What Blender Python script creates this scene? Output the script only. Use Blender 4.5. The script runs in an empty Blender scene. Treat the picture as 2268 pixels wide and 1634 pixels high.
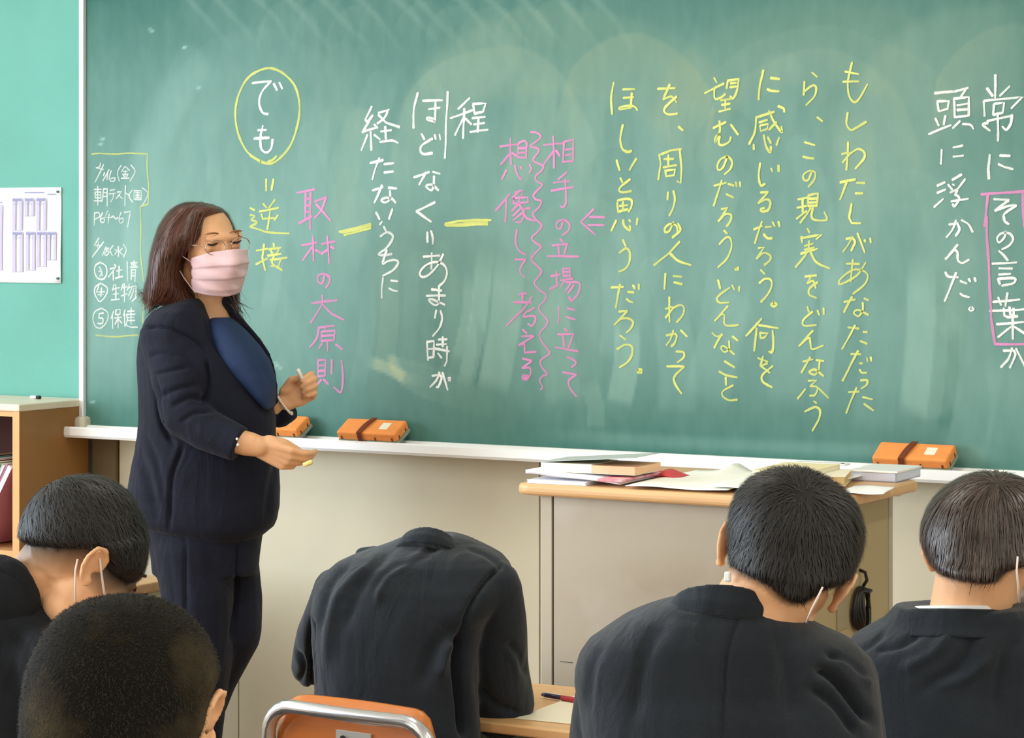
import bpy, bmesh, math, random
import numpy as np
from mathutils import Vector, Matrix, noise
from mathutils.bvhtree import BVHTree

random.seed(7)
rng = np.random.default_rng(7)
SC = bpy.context.scene
COL = SC.collection

# ---------------------------------------------------------------- camera
FPX = 5590.0                       # focal length in pixels of the 2268 px wide photograph
TH = math.atan(0.587)              # the camera looks this far to the left of the board's normal
S, CO = math.sin(TH), math.cos(TH)
CX, PD, CH = 4.63, 5.52, 1.6       # camera: x, distance from the board, height
HZ = 520.0                         # horizon row
cam_data = bpy.data.cameras.new('camera')
cam = bpy.data.objects.new('camera', cam_data); COL.objects.link(cam)
cam.location = (CX, -PD, CH); cam.rotation_euler = (math.pi/2, 0, TH)
cam_data.sensor_fit = 'HORIZONTAL'; cam_data.sensor_width = 36.0
cam_data.lens = FPX/2268*36
cam_data.shift_y = -(817-HZ)/2268
cam_data.clip_start = 0.05; cam_data.clip_end = 60
SC.camera = cam

# ---------------------------------------------------------------- colour management, world
SC.view_settings.view_transform = 'Standard'
SC.view_settings.look = 'None'
SC.view_settings.gamma = 1.0
SC.view_settings.use_curve_mapping = False
SC.view_settings.exposure = 0.0
world = bpy.data.worlds.new('sky'); SC.world = world; world.use_nodes = True
world.node_tree.nodes['Background'].inputs[0].default_value = (0.62, 0.78, 1.0, 1)
world.node_tree.nodes['Background'].inputs[1].default_value = 2.0

def area(name, loc, rot, sx, sy, power, col):
    l = bpy.data.lights.new(name, 'AREA'); l.shape = 'RECTANGLE'; l.size = sx; l.size_y = sy
    l.energy = power; l.color = col
    o = bpy.data.objects.new(name, l); COL.objects.link(o); o.location = loc; o.rotation_euler = rot
    return o
# daylight entering by the windows of the left wall (x = -1.8) and, weaker, by the corridor side
XL, XR, YB, ZC = -1.9, 6.2, -7.6, 3.0
for i in range(4):
    area('window_daylight', (XL+0.03, -1.35-1.75*i, 1.75), (0, -math.pi/2, 0), 1.6, 1.5, (11, 78, 120, 120)[i], (0.80, 0.91, 1.0))
for i in range(2):
    area('corridor_daylight', (XR-0.03, -2.4-2.6*i, 1.9), (0, math.pi/2, 0), 1.0, 1.6, 12, (1.0, 0.96, 0.88))
for ix in range(3):
    for iy in range(3):
        area('ceiling_tube_light', (-0.4+2.4*ix, -1.5-2.3*iy, ZC-0.14), (0, 0, 0), 0.16, 1.2, (15 if iy == 0 else 9), (1.0, 0.96, 0.87))

# ---------------------------------------------------------------- pixel <-> room helpers
FW = Vector((-S, CO, 0)); RT = Vector((CO, S, 0)); UP = Vector((0, 0, 1)); CAM = Vector((CX, -PD, CH))
def W(px, py, Z):
    return CAM + Z*(FW + (px-1134)/FPX*RT + (HZ-py)/FPX*UP)
def onplane(px, py, y=0.0):
    d = FW + (px-1134)/FPX*RT + (HZ-py)/FPX*UP
    return CAM + d*((PD+y)/d.y)

# ---------------------------------------------------------------- materials
def srgb(r, g, b):
    f = lambda c: (c/255/12.92) if c/255 <= 0.04045 else ((c/255+0.055)/1.055)**2.4
    return (f(r), f(g), f(b), 1.0)
def mat(name, col, rough=0.6, spec=0.4, metal=0.0, var=0.0, vscale=8.0, bump=0.0, bscale=200.0, stretch=None,
        sheen=0.0, sss=0.0, col2=None, attr=None, trans=0.0, coat=0.0, detail=4.0, contrast=None, wrinkle=0.0):
    m = bpy.data.materials.new(name); m.use_nodes = True; nt = m.node_tree; N = nt.nodes; Lk = nt.links
    b = N['Principled BSDF']
    b.inputs['Base Color'].default_value = col
    b.inputs['Roughness'].default_value = rough
    b.inputs['Specular IOR Level'].default_value = spec
    b.inputs['Metallic'].default_value = metal
    b.inputs['Coat Weight'].default_value = coat
    if trans: b.inputs['Transmission Weight'].default_value = trans
    if sheen:
        b.inputs['Sheen Weight'].default_value = sheen; b.inputs['Sheen Roughness'].default_value = 0.5
    if sss:
        b.inputs['Subsurface Weight'].default_value = sss
        b.inputs['Subsurface Radius'].default_value = (0.012, 0.005, 0.003)
        b.inputs['Subsurface Scale'].default_value = 1.0
    tc = N.new('ShaderNodeTexCoord')
    src = tc.outputs['Object']
    if stretch:
        mp = N.new('ShaderNodeMapping'); mp.inputs['Scale'].default_value = stretch
        Lk.new(src, mp.inputs['Vector']); src = mp.outputs['Vector']
    if var or col2 is not None:
        nz = N.new('ShaderNodeTexNoise'); nz.inputs['Scale'].default_value = vscale; nz.inputs['Detail'].default_value = detail
        Lk.new(src, nz.inputs['Vector'])
        rp = N.new('ShaderNodeValToRGB')
        c0, c1 = contrast or (0.3, 0.7)
        rp.color_ramp.elements[0].position = c0; rp.color_ramp.elements[1].position = c1
        if col2 is None:
            rp.color_ramp.elements[0].color = tuple(c*(1-var) for c in col[:3])+(1,)
            rp.color_ramp.elements[1].color = tuple(min(1, c*(1+var)) for c in col[:3])+(1,)
        else:
            rp.color_ramp.elements[0].color = col; rp.color_ramp.elements[1].color = col2
        Lk.new(nz.outputs['Fac'], rp.inputs['Fac'])
        Lk.new(rp.outputs['Color'], b.inputs['Base Color'])
    if bump:
        n2 = N.new('ShaderNodeTexNoise'); n2.inputs['Scale'].default_value = bscale; n2.inputs['Detail'].default_value = 3
        Lk.new(src, n2.inputs['Vector'])
        bp = N.new('ShaderNodeBump'); bp.inputs['Strength'].default_value = bump; bp.inputs['Distance'].default_value = 0.002
        Lk.new(n2.outputs['Fac'], bp.inputs['Height'])
        if wrinkle:
            n3 = N.new('ShaderNodeTexNoise'); n3.inputs['Scale'].default_value = 9; n3.inputs['Detail'].default_value = 3; n3.inputs['Distortion'].default_value = 0.8
            m3 = N.new('ShaderNodeMapping'); m3.inputs['Rotation'].default_value = (0.3, 0.7, 0.2); m3.inputs['Scale'].default_value = (1.6, 1.0, 0.55)
            Lk.new(tc.outputs['Object'], m3.inputs['Vector']); Lk.new(m3.outputs['Vector'], n3.inputs['Vector'])
            b3 = N.new('ShaderNodeBump'); b3.inputs['Strength'].default_value = wrinkle; b3.inputs['Distance'].default_value = 0.02
            Lk.new(n3.outputs['Fac'], b3.inputs['Height']); Lk.new(b3.outputs['Normal'], bp.inputs['Normal'])
        Lk.new(bp.outputs['Normal'], b.inputs['Normal'])
    return m

M = {}
M['noticeboard'] = mat('noticeboard_green', srgb(112, 174, 160), 0.85, 0.2, var=0.06, vscale=3, bump=0.15, bscale=500)
M['wall'] = mat('cream_wall', srgb(222, 214, 190), 0.75, 0.25, var=0.05, vscale=2.2, bump=0.06, bscale=60)
M['wall_white'] = mat('white_wall', srgb(225, 223, 212), 0.8, 0.2, var=0.03, vscale=2)
M['seam'] = mat('seam_brown', srgb(84, 70, 48), 0.7)
M['floor'] = mat('floor_wood', srgb(150, 108, 66), 0.35, 0.5, var=0.18, vscale=6, stretch=(0.6, 6, 1))
M['ceiling'] = mat('ceiling_board', srgb(228, 226, 218), 0.9, 0.1, var=0.03, vscale=30)
M['alu'] = mat('white_aluminium', srgb(236, 240, 244), 0.35, 0.5, metal=0.15)
M['tray'] = mat('tray_white', srgb(250, 250, 248), 0.35, 0.6)
M['beige_plastic'] = mat('beige_plastic', srgb(206, 198, 178), 0.5)
M['wood'] = mat('brown_veneer', srgb(150, 104, 52), 0.45, 0.45, var=0.12, vscale=5, stretch=(1, 1, 0.35))
M['wood_edge'] = mat('light_wood_edge', srgb(222, 170, 112), 0.45, 0.4, var=0.1, vscale=9, stretch=(1, 1, 0.2))
M['wood_top'] = mat('light_wood_top', srgb(222, 176, 124), 0.35, 0.5, var=0.10, vscale=7, stretch=(0.5, 6, 6))
M['desk_top'] = mat('desk_plywood', srgb(226, 180, 122), 0.35, 0.5, var=0.08, vscale=6, stretch=(0.6, 8, 8))
M['ply_orange'] = mat('orange_plywood', srgb(206, 120, 50), 0.38, 0.5, var=0.12, vscale=6, stretch=(1.2, 1.2, 9))
M['dark'] = mat('dark_interior', srgb(60, 26, 22), 0.8)
M['steel_grey'] = mat('podium_grey', srgb(178, 166, 147), 0.42, 0.45, col2=srgb(206, 200, 190), vscale=3.2, detail=5, contrast=(0.52, 0.80))
M['steel_frame'] = mat('podium_frame', srgb(186, 176, 156), 0.45, 0.4)
M['steel_pale'] = mat('pale_steel', srgb(196, 198, 168), 0.5, 0.4)
M['groove'] = mat('dark_groove', srgb(50, 42, 34), 0.8)
M['chrome'] = mat('satin_steel_tube', srgb(214, 216, 218), 0.22, 0.5, metal=0.85)
M['black'] = mat('black_rubber', srgb(18, 16, 16), 0.4, 0.5)
M['paper'] = mat('white_paper', srgb(250, 251, 252), 0.8, 0.2, var=0.02, vscale=8)
M['paper_cream'] = mat('cream_paper', srgb(245, 238, 214), 0.8, 0.2, var=0.02, vscale=8)
M['paper_green'] = mat('recycled_paper', srgb(250, 252, 242), 0.8, 0.2, var=0.03, vscale=8)
M['uniform'] = mat('uniform_wool', srgb(33, 39, 46), 0.85, 0.2, var=0.22, vscale=7, bump=0.5, bscale=420, sheen=0.16, wrinkle=0.6)
M['uniform_b'] = mat('uniform_wool_black', srgb(28, 32, 37), 0.85, 0.2, var=0.2, vscale=8, bump=0.5, bscale=420, sheen=0.05, wrinkle=0.55)
M['navy'] = mat('navy_suiting', srgb(22, 25, 40), 0.8, 0.2, var=0.2, vscale=12, bump=0.5, bscale=500, sheen=0.06, wrinkle=0.55)
M['shirt_blue'] = mat('blue_blouse', srgb(36, 54, 90), 0.75, 0.3, var=0.1, vscale=14)
M['shirt_white'] = mat('white_shirt', srgb(240, 240, 240), 0.8, 0.2)
M['skin'] = mat('skin', srgb(232, 178, 134), 0.5, 0.35, var=0.06, vscale=16, sss=0.12, bump=0.1, bscale=180)
M['skin_ear'] = mat('skin_warm', srgb(222, 142, 104), 0.5, 0.35, var=0.08, vscale=16, sss=0.12)
M['mask_pink'] = mat('pink_mask_fabric', srgb(232, 198, 202), 0.8, 0.2, bump=0.2, bscale=600)
M['mask_white'] = mat('white_mask_fabric', srgb(238, 236, 232), 0.8, 0.2)
M['strap'] = mat('mask_strap', srgb(240, 222, 212), 0.7, 0.2)
M['orange'] = mat('orange_felt', srgb(250, 156, 84), 0.75, 0.2, var=0.06, vscale=40)
M['orange_side'] = mat('orange_felt_side', srgb(226, 128, 84), 0.85, 0.2, var=0.1, vscale=50)
M['strap_brown'] = mat('brown_strap', srgb(120, 62, 40), 0.7, 0.2)
M['felt_grey'] = mat('dusty_felt', srgb(150, 160, 142), 0.95, 0.1, var=0.15, vscale=60)
M['chalk_w'] = mat('white_chalk_stick', srgb(245, 245, 236), 0.9, 0.1)
M['chalk_y'] = mat('yellow_chalk_stick', srgb(242, 224, 140), 0.9, 0.1)
M['glass_rim'] = mat('thin_metal_rim', srgb(205, 180, 165), 0.25, 0.5, metal=0.8)
M['pearl'] = mat('pearl', srgb(240, 228, 210), 0.25, 0.6)
M['ink'] = mat('dark_ink', srgb(40, 36, 34), 0.7)
M['lash'] = mat('eyelash_brown', srgb(52, 30, 24), 0.7)
M['brow'] = mat('eyebrow_brown', srgb(150, 98, 66), 0.8)
M['red'] = mat('red_vinyl', srgb(214, 70, 78), 0.5, 0.4, var=0.1, vscale=14)
M['pink'] = mat('pink_print', srgb(222, 96, 130), 0.5, 0.4, col2=srgb(246, 214, 216), vscale=26)
M['hair_black'] = mat('black_hair', srgb(24, 22, 21), 0.55, 0.35, var=0.2, vscale=40)
M['hair_soft'] = mat('soft_dark_hair', srgb(52, 44, 40), 0.40, 0.55, var=0.25, vscale=40)
M['hair_brown'] = mat('brown_hair', srgb(88, 50, 38), 0.42, 0.5, var=0.25, vscale=40)
M['hair_buzz'] = mat('buzz_stubble', srgb(25, 23, 18), 0.9, 0.1, col2=srgb(92, 80, 54), vscale=9, detail=6, bump=0.6, bscale=300, contrast=(0.48, 0.86))
M['fade'] = mat('shaved_nape', srgb(206, 160, 118), 0.75, 0.2, col2=srgb(168, 138, 104), vscale=22, contrast=(0.3, 0.75))

# skin darkens where shaved hair stands close to the hairline
def add_fuzz(m):
    N = m.node_tree.nodes; L = m.node_tree.links; b = N['Principled BSDF']
    src = b.inputs['Base Color'].links[0].from_socket
    a = N.new('ShaderNodeAttribute'); a.attribute_name = 'fuzz'
    mx = N.new('ShaderNodeMix'); mx.data_type = 'RGBA'; mx.inputs[7].default_value = srgb(26, 24, 18)
    L.new(a.outputs['Fac'], mx.inputs[0]); L.new(src, mx.inputs[6]); L.new(mx.outputs[2], b.inputs['Base Color'])
add_fuzz(M['skin'])
def strand_mat(name, c0, c1, rough=0.4):
    m = bpy.data.materials.new(name); m.use_nodes = True; N = m.node_tree.nodes; Lk = m.node_tree.links
    b = N['Principled BSDF']; b.inputs['Roughness'].default_value = rough; b.inputs['Specular IOR Level'].default_value = 0.6
    a = N.new('ShaderNodeAttribute'); a.attribute_name = 'tone'
    mx = N.new('ShaderNodeMix'); mx.data_type = 'RGBA'; mx.inputs[6].default_value = c0; mx.inputs[7].default_value = c1
    Lk.new(a.outputs['Fac'], mx.inputs[0]); Lk.new(mx.outputs[2], b.inputs['Base Color'])
    return m
M['strand_black'] = strand_mat('black_strands', srgb(10, 9, 9), srgb(40, 37, 33), 0.55)
M['strand_soft'] = strand_mat('soft_dark_strands', srgb(34, 27, 25), srgb(116, 98, 88), 0.38)
M['strand_brown'] = strand_mat('brown_strands', srgb(52, 28, 22), srgb(132, 84, 66), 0.38)
M['strand_buzz'] = strand_mat('stubble_strands', srgb(14, 12, 10), srgb(50, 44, 32), 0.85)

# ---------------------------------------------------------------- object helpers
def link(name, me, m=None, parent=None, loc=None):
    o = bpy.data.objects.new(name, me); COL.objects.link(o)
    if m is not None and me is not None and not me.materials:
        me.materials.append(m)
    if parent is not None: o.parent = parent
    if loc is not None: o.location = loc
    return o
def thing(name, label, cat, loc=(0, 0, 0), rot=0.0, group=None):
    o = bpy.data.objects.new(name, None); COL.objects.link(o); o.location = loc; o.rotation_euler = (0, 0, rot)
    o.empty_display_size = 0.05
    o['label'] = label; o['category'] = cat
    if group: o['group'] = group
    return o
def tag(o, label, cat, group=None):
    o['label'] = label; o['category'] = cat
    if group: o['group'] = group
    return o
def struct(o):
    o['kind'] = 'structure'; return o
def mesh_from(verts, faces, smooth=False, name='mesh'):
    me = bpy.data.meshes.new(name); me.from_pydata([tuple(v) for v in verts], [], faces); me.update()
    if smooth: me.polygons.foreach_set('use_smooth', [True]*len(me.polygons))
    return me
def bm_mesh(bm, smooth=False):
    me = bpy.data.meshes.new('mesh'); bm.normal_update(); bm.to_mesh(me); bm.free()
    if smooth: me.polygons.foreach_set('use_smooth', [True]*len(me.polygons))
    return me
def box_into(bm, a, b, bevel=0.0, seg=2, mtx=None):
    r = bmesh.ops.create_cube(bm, size=1.0)
    vs = r['verts']
    c = [(a[i]+b[i])/2 for i in range(3)]; d = [abs(b[i]-a[i]) for i in range(3)]
    for v in vs: v.co = Vector((c[0]+v.co.x*d[0], c[1]+v.co.y*d[1], c[2]+v.co.z*d[2]))
    if bevel:
        es = list({e for v in vs for e in v.link_edges})
        q = bmesh.ops.bevel(bm, geom=es, offset=min(bevel, min(d)*0.45), segments=seg, affect='EDGES', profile=0.5)
        vs = list({v for f in q['faces'] for v in f.verts} | {v for v in vs if v.is_valid})
    if mtx is not None:
        for v in vs: v.co = mtx @ v.co
    return vs
def box(name, a, b, m, parent=None, bevel=0.0, seg=2, mtx=None, loc=None):
    bm = bmesh.new(); box_into(bm, a, b, bevel, seg, mtx)
    return link(name, bm_mesh(bm), m, parent, loc)
def boxes(name, lst, m, parent=None, bevel=0.0):
    bm = bmesh.new()
    for a, b in lst: box_into(bm, a, b, bevel)
    return link(name, bm_mesh(bm), m, parent)
def catmull(pts, n=6, closed=False):
    P = [Vector(p) for p in pts]
    if len(P) < 3: return P
    out = []
    for i in range(len(P)-1):
        p1, p2 = P[i], P[i+1]
        p0 = P[i-1] if i > 0 else p1*2-p2
        p3 = P[i+2] if i+2 < len(P) else p2*2-p1
        for k in range(n):
            t = k/n
            out.append(0.5*((2*p1)+(p2-p0)*t+(2*p0-5*p1+4*p2-p3)*t*t+(3*p1-p0-3*p2+p3)*t**3))
    out.append(P[-1])
    return out
def tube_data(pts, r, seg=10, caps=True):
    P = [Vector(p) for p in pts]; n = len(P)
    rad = r if isinstance(r, (list, tuple)) else [r]*n
    vs, fs = [], []
    t0 = (P[1]-P[0]).normalized()
    up = Vector((0, 0, 1)) if abs(t0.z) < 0.9 else Vector((1, 0, 0))
    nrm = t0.cross(up).normalized()
    for i in range(n):
        t = (P[min(i+1, n-1)]-P[max(i-1, 0)]).normalized()
        nrm = (nrm-t*nrm.dot(t)).normalized(); bn = t.cross(nrm)
        for k in range(seg):
            a = 2*math.pi*k/seg
            vs.append(P[i]+rad[i]*(math.cos(a)*nrm+math.sin(a)*bn))
    for i in range(n-1):
        for k in range(seg):
            fs.append((i*seg+k, i*seg+(k+1) % seg, (i+1)*seg+(k+1) % seg, (i+1)*seg+k))
    if caps:
        fs.append(tuple(range(seg))[::-1]); fs.append(tuple((n-1)*seg+k for k in range(seg)))
    return vs, fs
def tube(name, pts, r, m, parent=None, seg=10, caps=True):
    org = parent.matrix_basis.translation if (parent is not None and parent.parent is None and parent.type == 'EMPTY') else Vector()
    vs, fs = tube_data([Vector(p)-org for p in pts], r, seg, caps)
    return link(name, mesh_from(vs, fs, True), m, parent)

# ---------------------------------------------------------------- room shell
T = 0.12
struct(box('floor', (XL-T, YB-T, -0.1), (XR+T, 0.3, 0), M['floor']))
struct(box('ceiling', (XL-T, YB-T, ZC), (XR+T, 0.3, ZC+0.1), M['ceiling']))
# front wall: the board hangs 6 cm proud of it
SEAMS = [0.486, 1.436, 2.386, 3.336, 4.286]
wf = struct(box('wall_front', (XL-T, 0.075, 0), (XR+T, 0.2, ZC), M['wall']))
xs = [-0.017+0.085]+SEAMS+[XR]
for i in range(len(xs)-1):      # cream facing panels under the board with dark joints between them
    box('panel', (xs[i]+0.002, 0.06, 0.0), (xs[i+1]-0.002, 0.0745, 1.30), M['wall'], wf, bevel=0.001)
boxes('joint', [((x-0.003, 0.067, 0.0), (x+0.003, 0.0748, 1.28)) for x in SEAMS], M['seam'], wf)
box('brown_strip', (-0.017, 0.045, 0.0), (0.066, 0.0745, 1.15), mat('strip_brown', srgb(120, 104, 78), 0.7), wf, bevel=0.003)  # brown strip between the bookcase and the first facing panel, darker than the wall
struct(box('wall_right', (XR, YB, 0), (XR+T, 0.3, ZC), M['wall_white']))
struct(box('wall_back', (XL-T, YB-T, 0), (XR+T, YB, ZC), M['wall_white']))
# left wall with four window openings
wl = struct(boxes('wall_left', [((XL-T, YB, 0), (XL, 0.3, 0.9)), ((XL-T, YB, 2.6), (XL, 0.3, ZC)),
    ((XL-T, -0.5, 0.9), (XL, 0.3, 2.6)), ((XL-T, YB, 0.9), (XL, -7.4, 2.6))]
    + [((XL-T, -2.3-1.75*i+0.04, 0.9), (XL, -2.3-1.75*i+0.16, 2.6)) for i in range(3)], M['wall_white']))
glass = mat('window_glass', (1, 1, 1, 1), 0.0, 0.5, trans=1.0)
for i in range(4):
    y0, y1 = (-0.5 if i == 0 else -0.55-1.75*i+0.01), (-2.14-1.75*i if i < 3 else -7.4)
    f = struct(boxes('window_%d' % (i+1), [((XL-0.09, y1, 0.9), (XL-0.03, y0, 0.95)), ((XL-0.09, y1, 2.55), (XL-0.03, y0, 2.6)),
        ((XL-0.09, y1, 0.9), (XL-0.03, y1+0.05, 2.6)), ((XL-0.09, y0-0.05, 0.9), (XL-0.03, y0, 2.6)),
        ((XL-0.09, (y0+y1)/2-0.03, 0.9), (XL-0.03, (y0+y1)/2+0.03, 2.6))], M['alu']))
# notice board covering on the wall left of the blackboard
nb = box('noticeboard', (XL+0.01, 0.035, 1.10), (-0.03, 0.0745, 2.55), M['noticeboard'], bevel=0.002)
tag(nb, 'plain light green noticeboard panel on the wall left of the blackboard', 'noticeboard')
struct(box('floor_platform', (0.2, -1.35, 0), (4.2, 0.05, 0.12), M['floor'], bevel=0.005))

# ---------------------------------------------------------------- blackboard
BX0, BX1, BZ0, BZ1 = 0.0, 3.62, 1.060, 2.262
board = thing('chalkboard', 'large green chalkboard covered with Japanese chalk writing on the front wall', 'blackboard', (BX0, 0, BZ0))
# chalk dust: wiped swaths of dust left by the eraser, laid down in board coordinates
res = 0.007
nx, nz = int((BX1-BX0)/res)+1, int((BZ1-BZ0)/res)+1
gx = np.linspace(BX0, BX1, nx); gz = np.linspace(BZ0, BZ1, nz)
GX, GZ = np.meshgrid(gx, gz)
dust = np.zeros_like(GX)
warm = np.zeros_like(GX)
def seg_dist(px, pz, a, b):
    ax, az = a; bx, bz = b; dx, dz = bx-ax, bz-az; L2 = dx*dx+dz*dz+1e-12
    t = np.clip(((px-ax)*dx+(pz-az)*dz)/L2, 0, 1)
    return np.hypot(px-ax-t*dx, pz-az-t*dz), t
def swath(pts, w, s, soft=0.25, wm=0.0, fade=True, mode='add'):
    """a pass of the eraser: w wide (m), dust change s"""
    global dust, warm
    P = catmull([Vector((a, b, 0)) for a, b in pts], 5) if len(pts) > 2 else [Vector((a, b, 0)) for a, b in pts]
    x0 = min(p.x for p in P)-w; x1 = max(p.x for p in P)+w; z0 = min(p.y for p in P)-w; z1 = max(p.y for p in P)+w
    i0, i1 = np.searchsorted(gx, [x0, x1]); j0, j1 = np.searchsorted(gz, [z0, z1])
    if i1 <= i0 or j1 <= j0: return
    sx, sz = GX[j0:j1, i0:i1], GZ[j0:j1, i0:i1]
    best = np.full(sx.shape, 9.0); along = np.zeros(sx.shape)
    n = len(P)-1
    for k in range(n):
        d, t = seg_dist(sx, sz, (P[k].x, P[k].y), (P[k+1].x, P[k+1].y))
        m = d < best; best[m] = d[m]; along[m] = (k+t[m])/n
    q = np.clip((w/2-best)/(w*soft)+0.5, 0, 1); q = q*q*(3-2*q)
    q = q*(np.clip(1.15-along*0.9, 0, 1) if fade else np.clip(along*4, 0, 1)*np.clip((1-along)*9+0.1, 0, 1))
    dust[j0:j1, i0:i1] += s*q; warm[j0:j1, i0:i1] += wm*q
def dome(cx, cy, rx, ry, s, fall=0.5, wm=0.0, edge=0.03):
    """rounded wipe boundary: crisp outer edge, dust thinning inwards (pixel centre and half sizes, laid on the board)"""
    global dust, warm
    c = onplane(cx, cy); ax = abs(onplane(cx+rx, cy).x-c.x); az = abs(onplane(cx, cy-ry).z-c.z)
    r = np.hypot((GX-c.x)/ax, (GZ-c.z)/az)
    wob = 0.02*np.sin(GX*23)+0.02*np.sin(GZ*31+GX*9)
    q = np.clip((1-r+wob)/edge, 0, 1); q = q*q*(3-2*q)*np.exp(-np.clip(1-r, 0, 1)/fall)
    q = q*np.clip((GZ-c.z)/az*1.4+0.75, 0, 1)
    dust += 0.55*s*q; warm += 0.8*wm*q
def pxs(*a):
    out = []
    for x, y in a:
        p = onplane(x, y); out.append((p.x, p.z))
    return out
MM = 1/850.0
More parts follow.
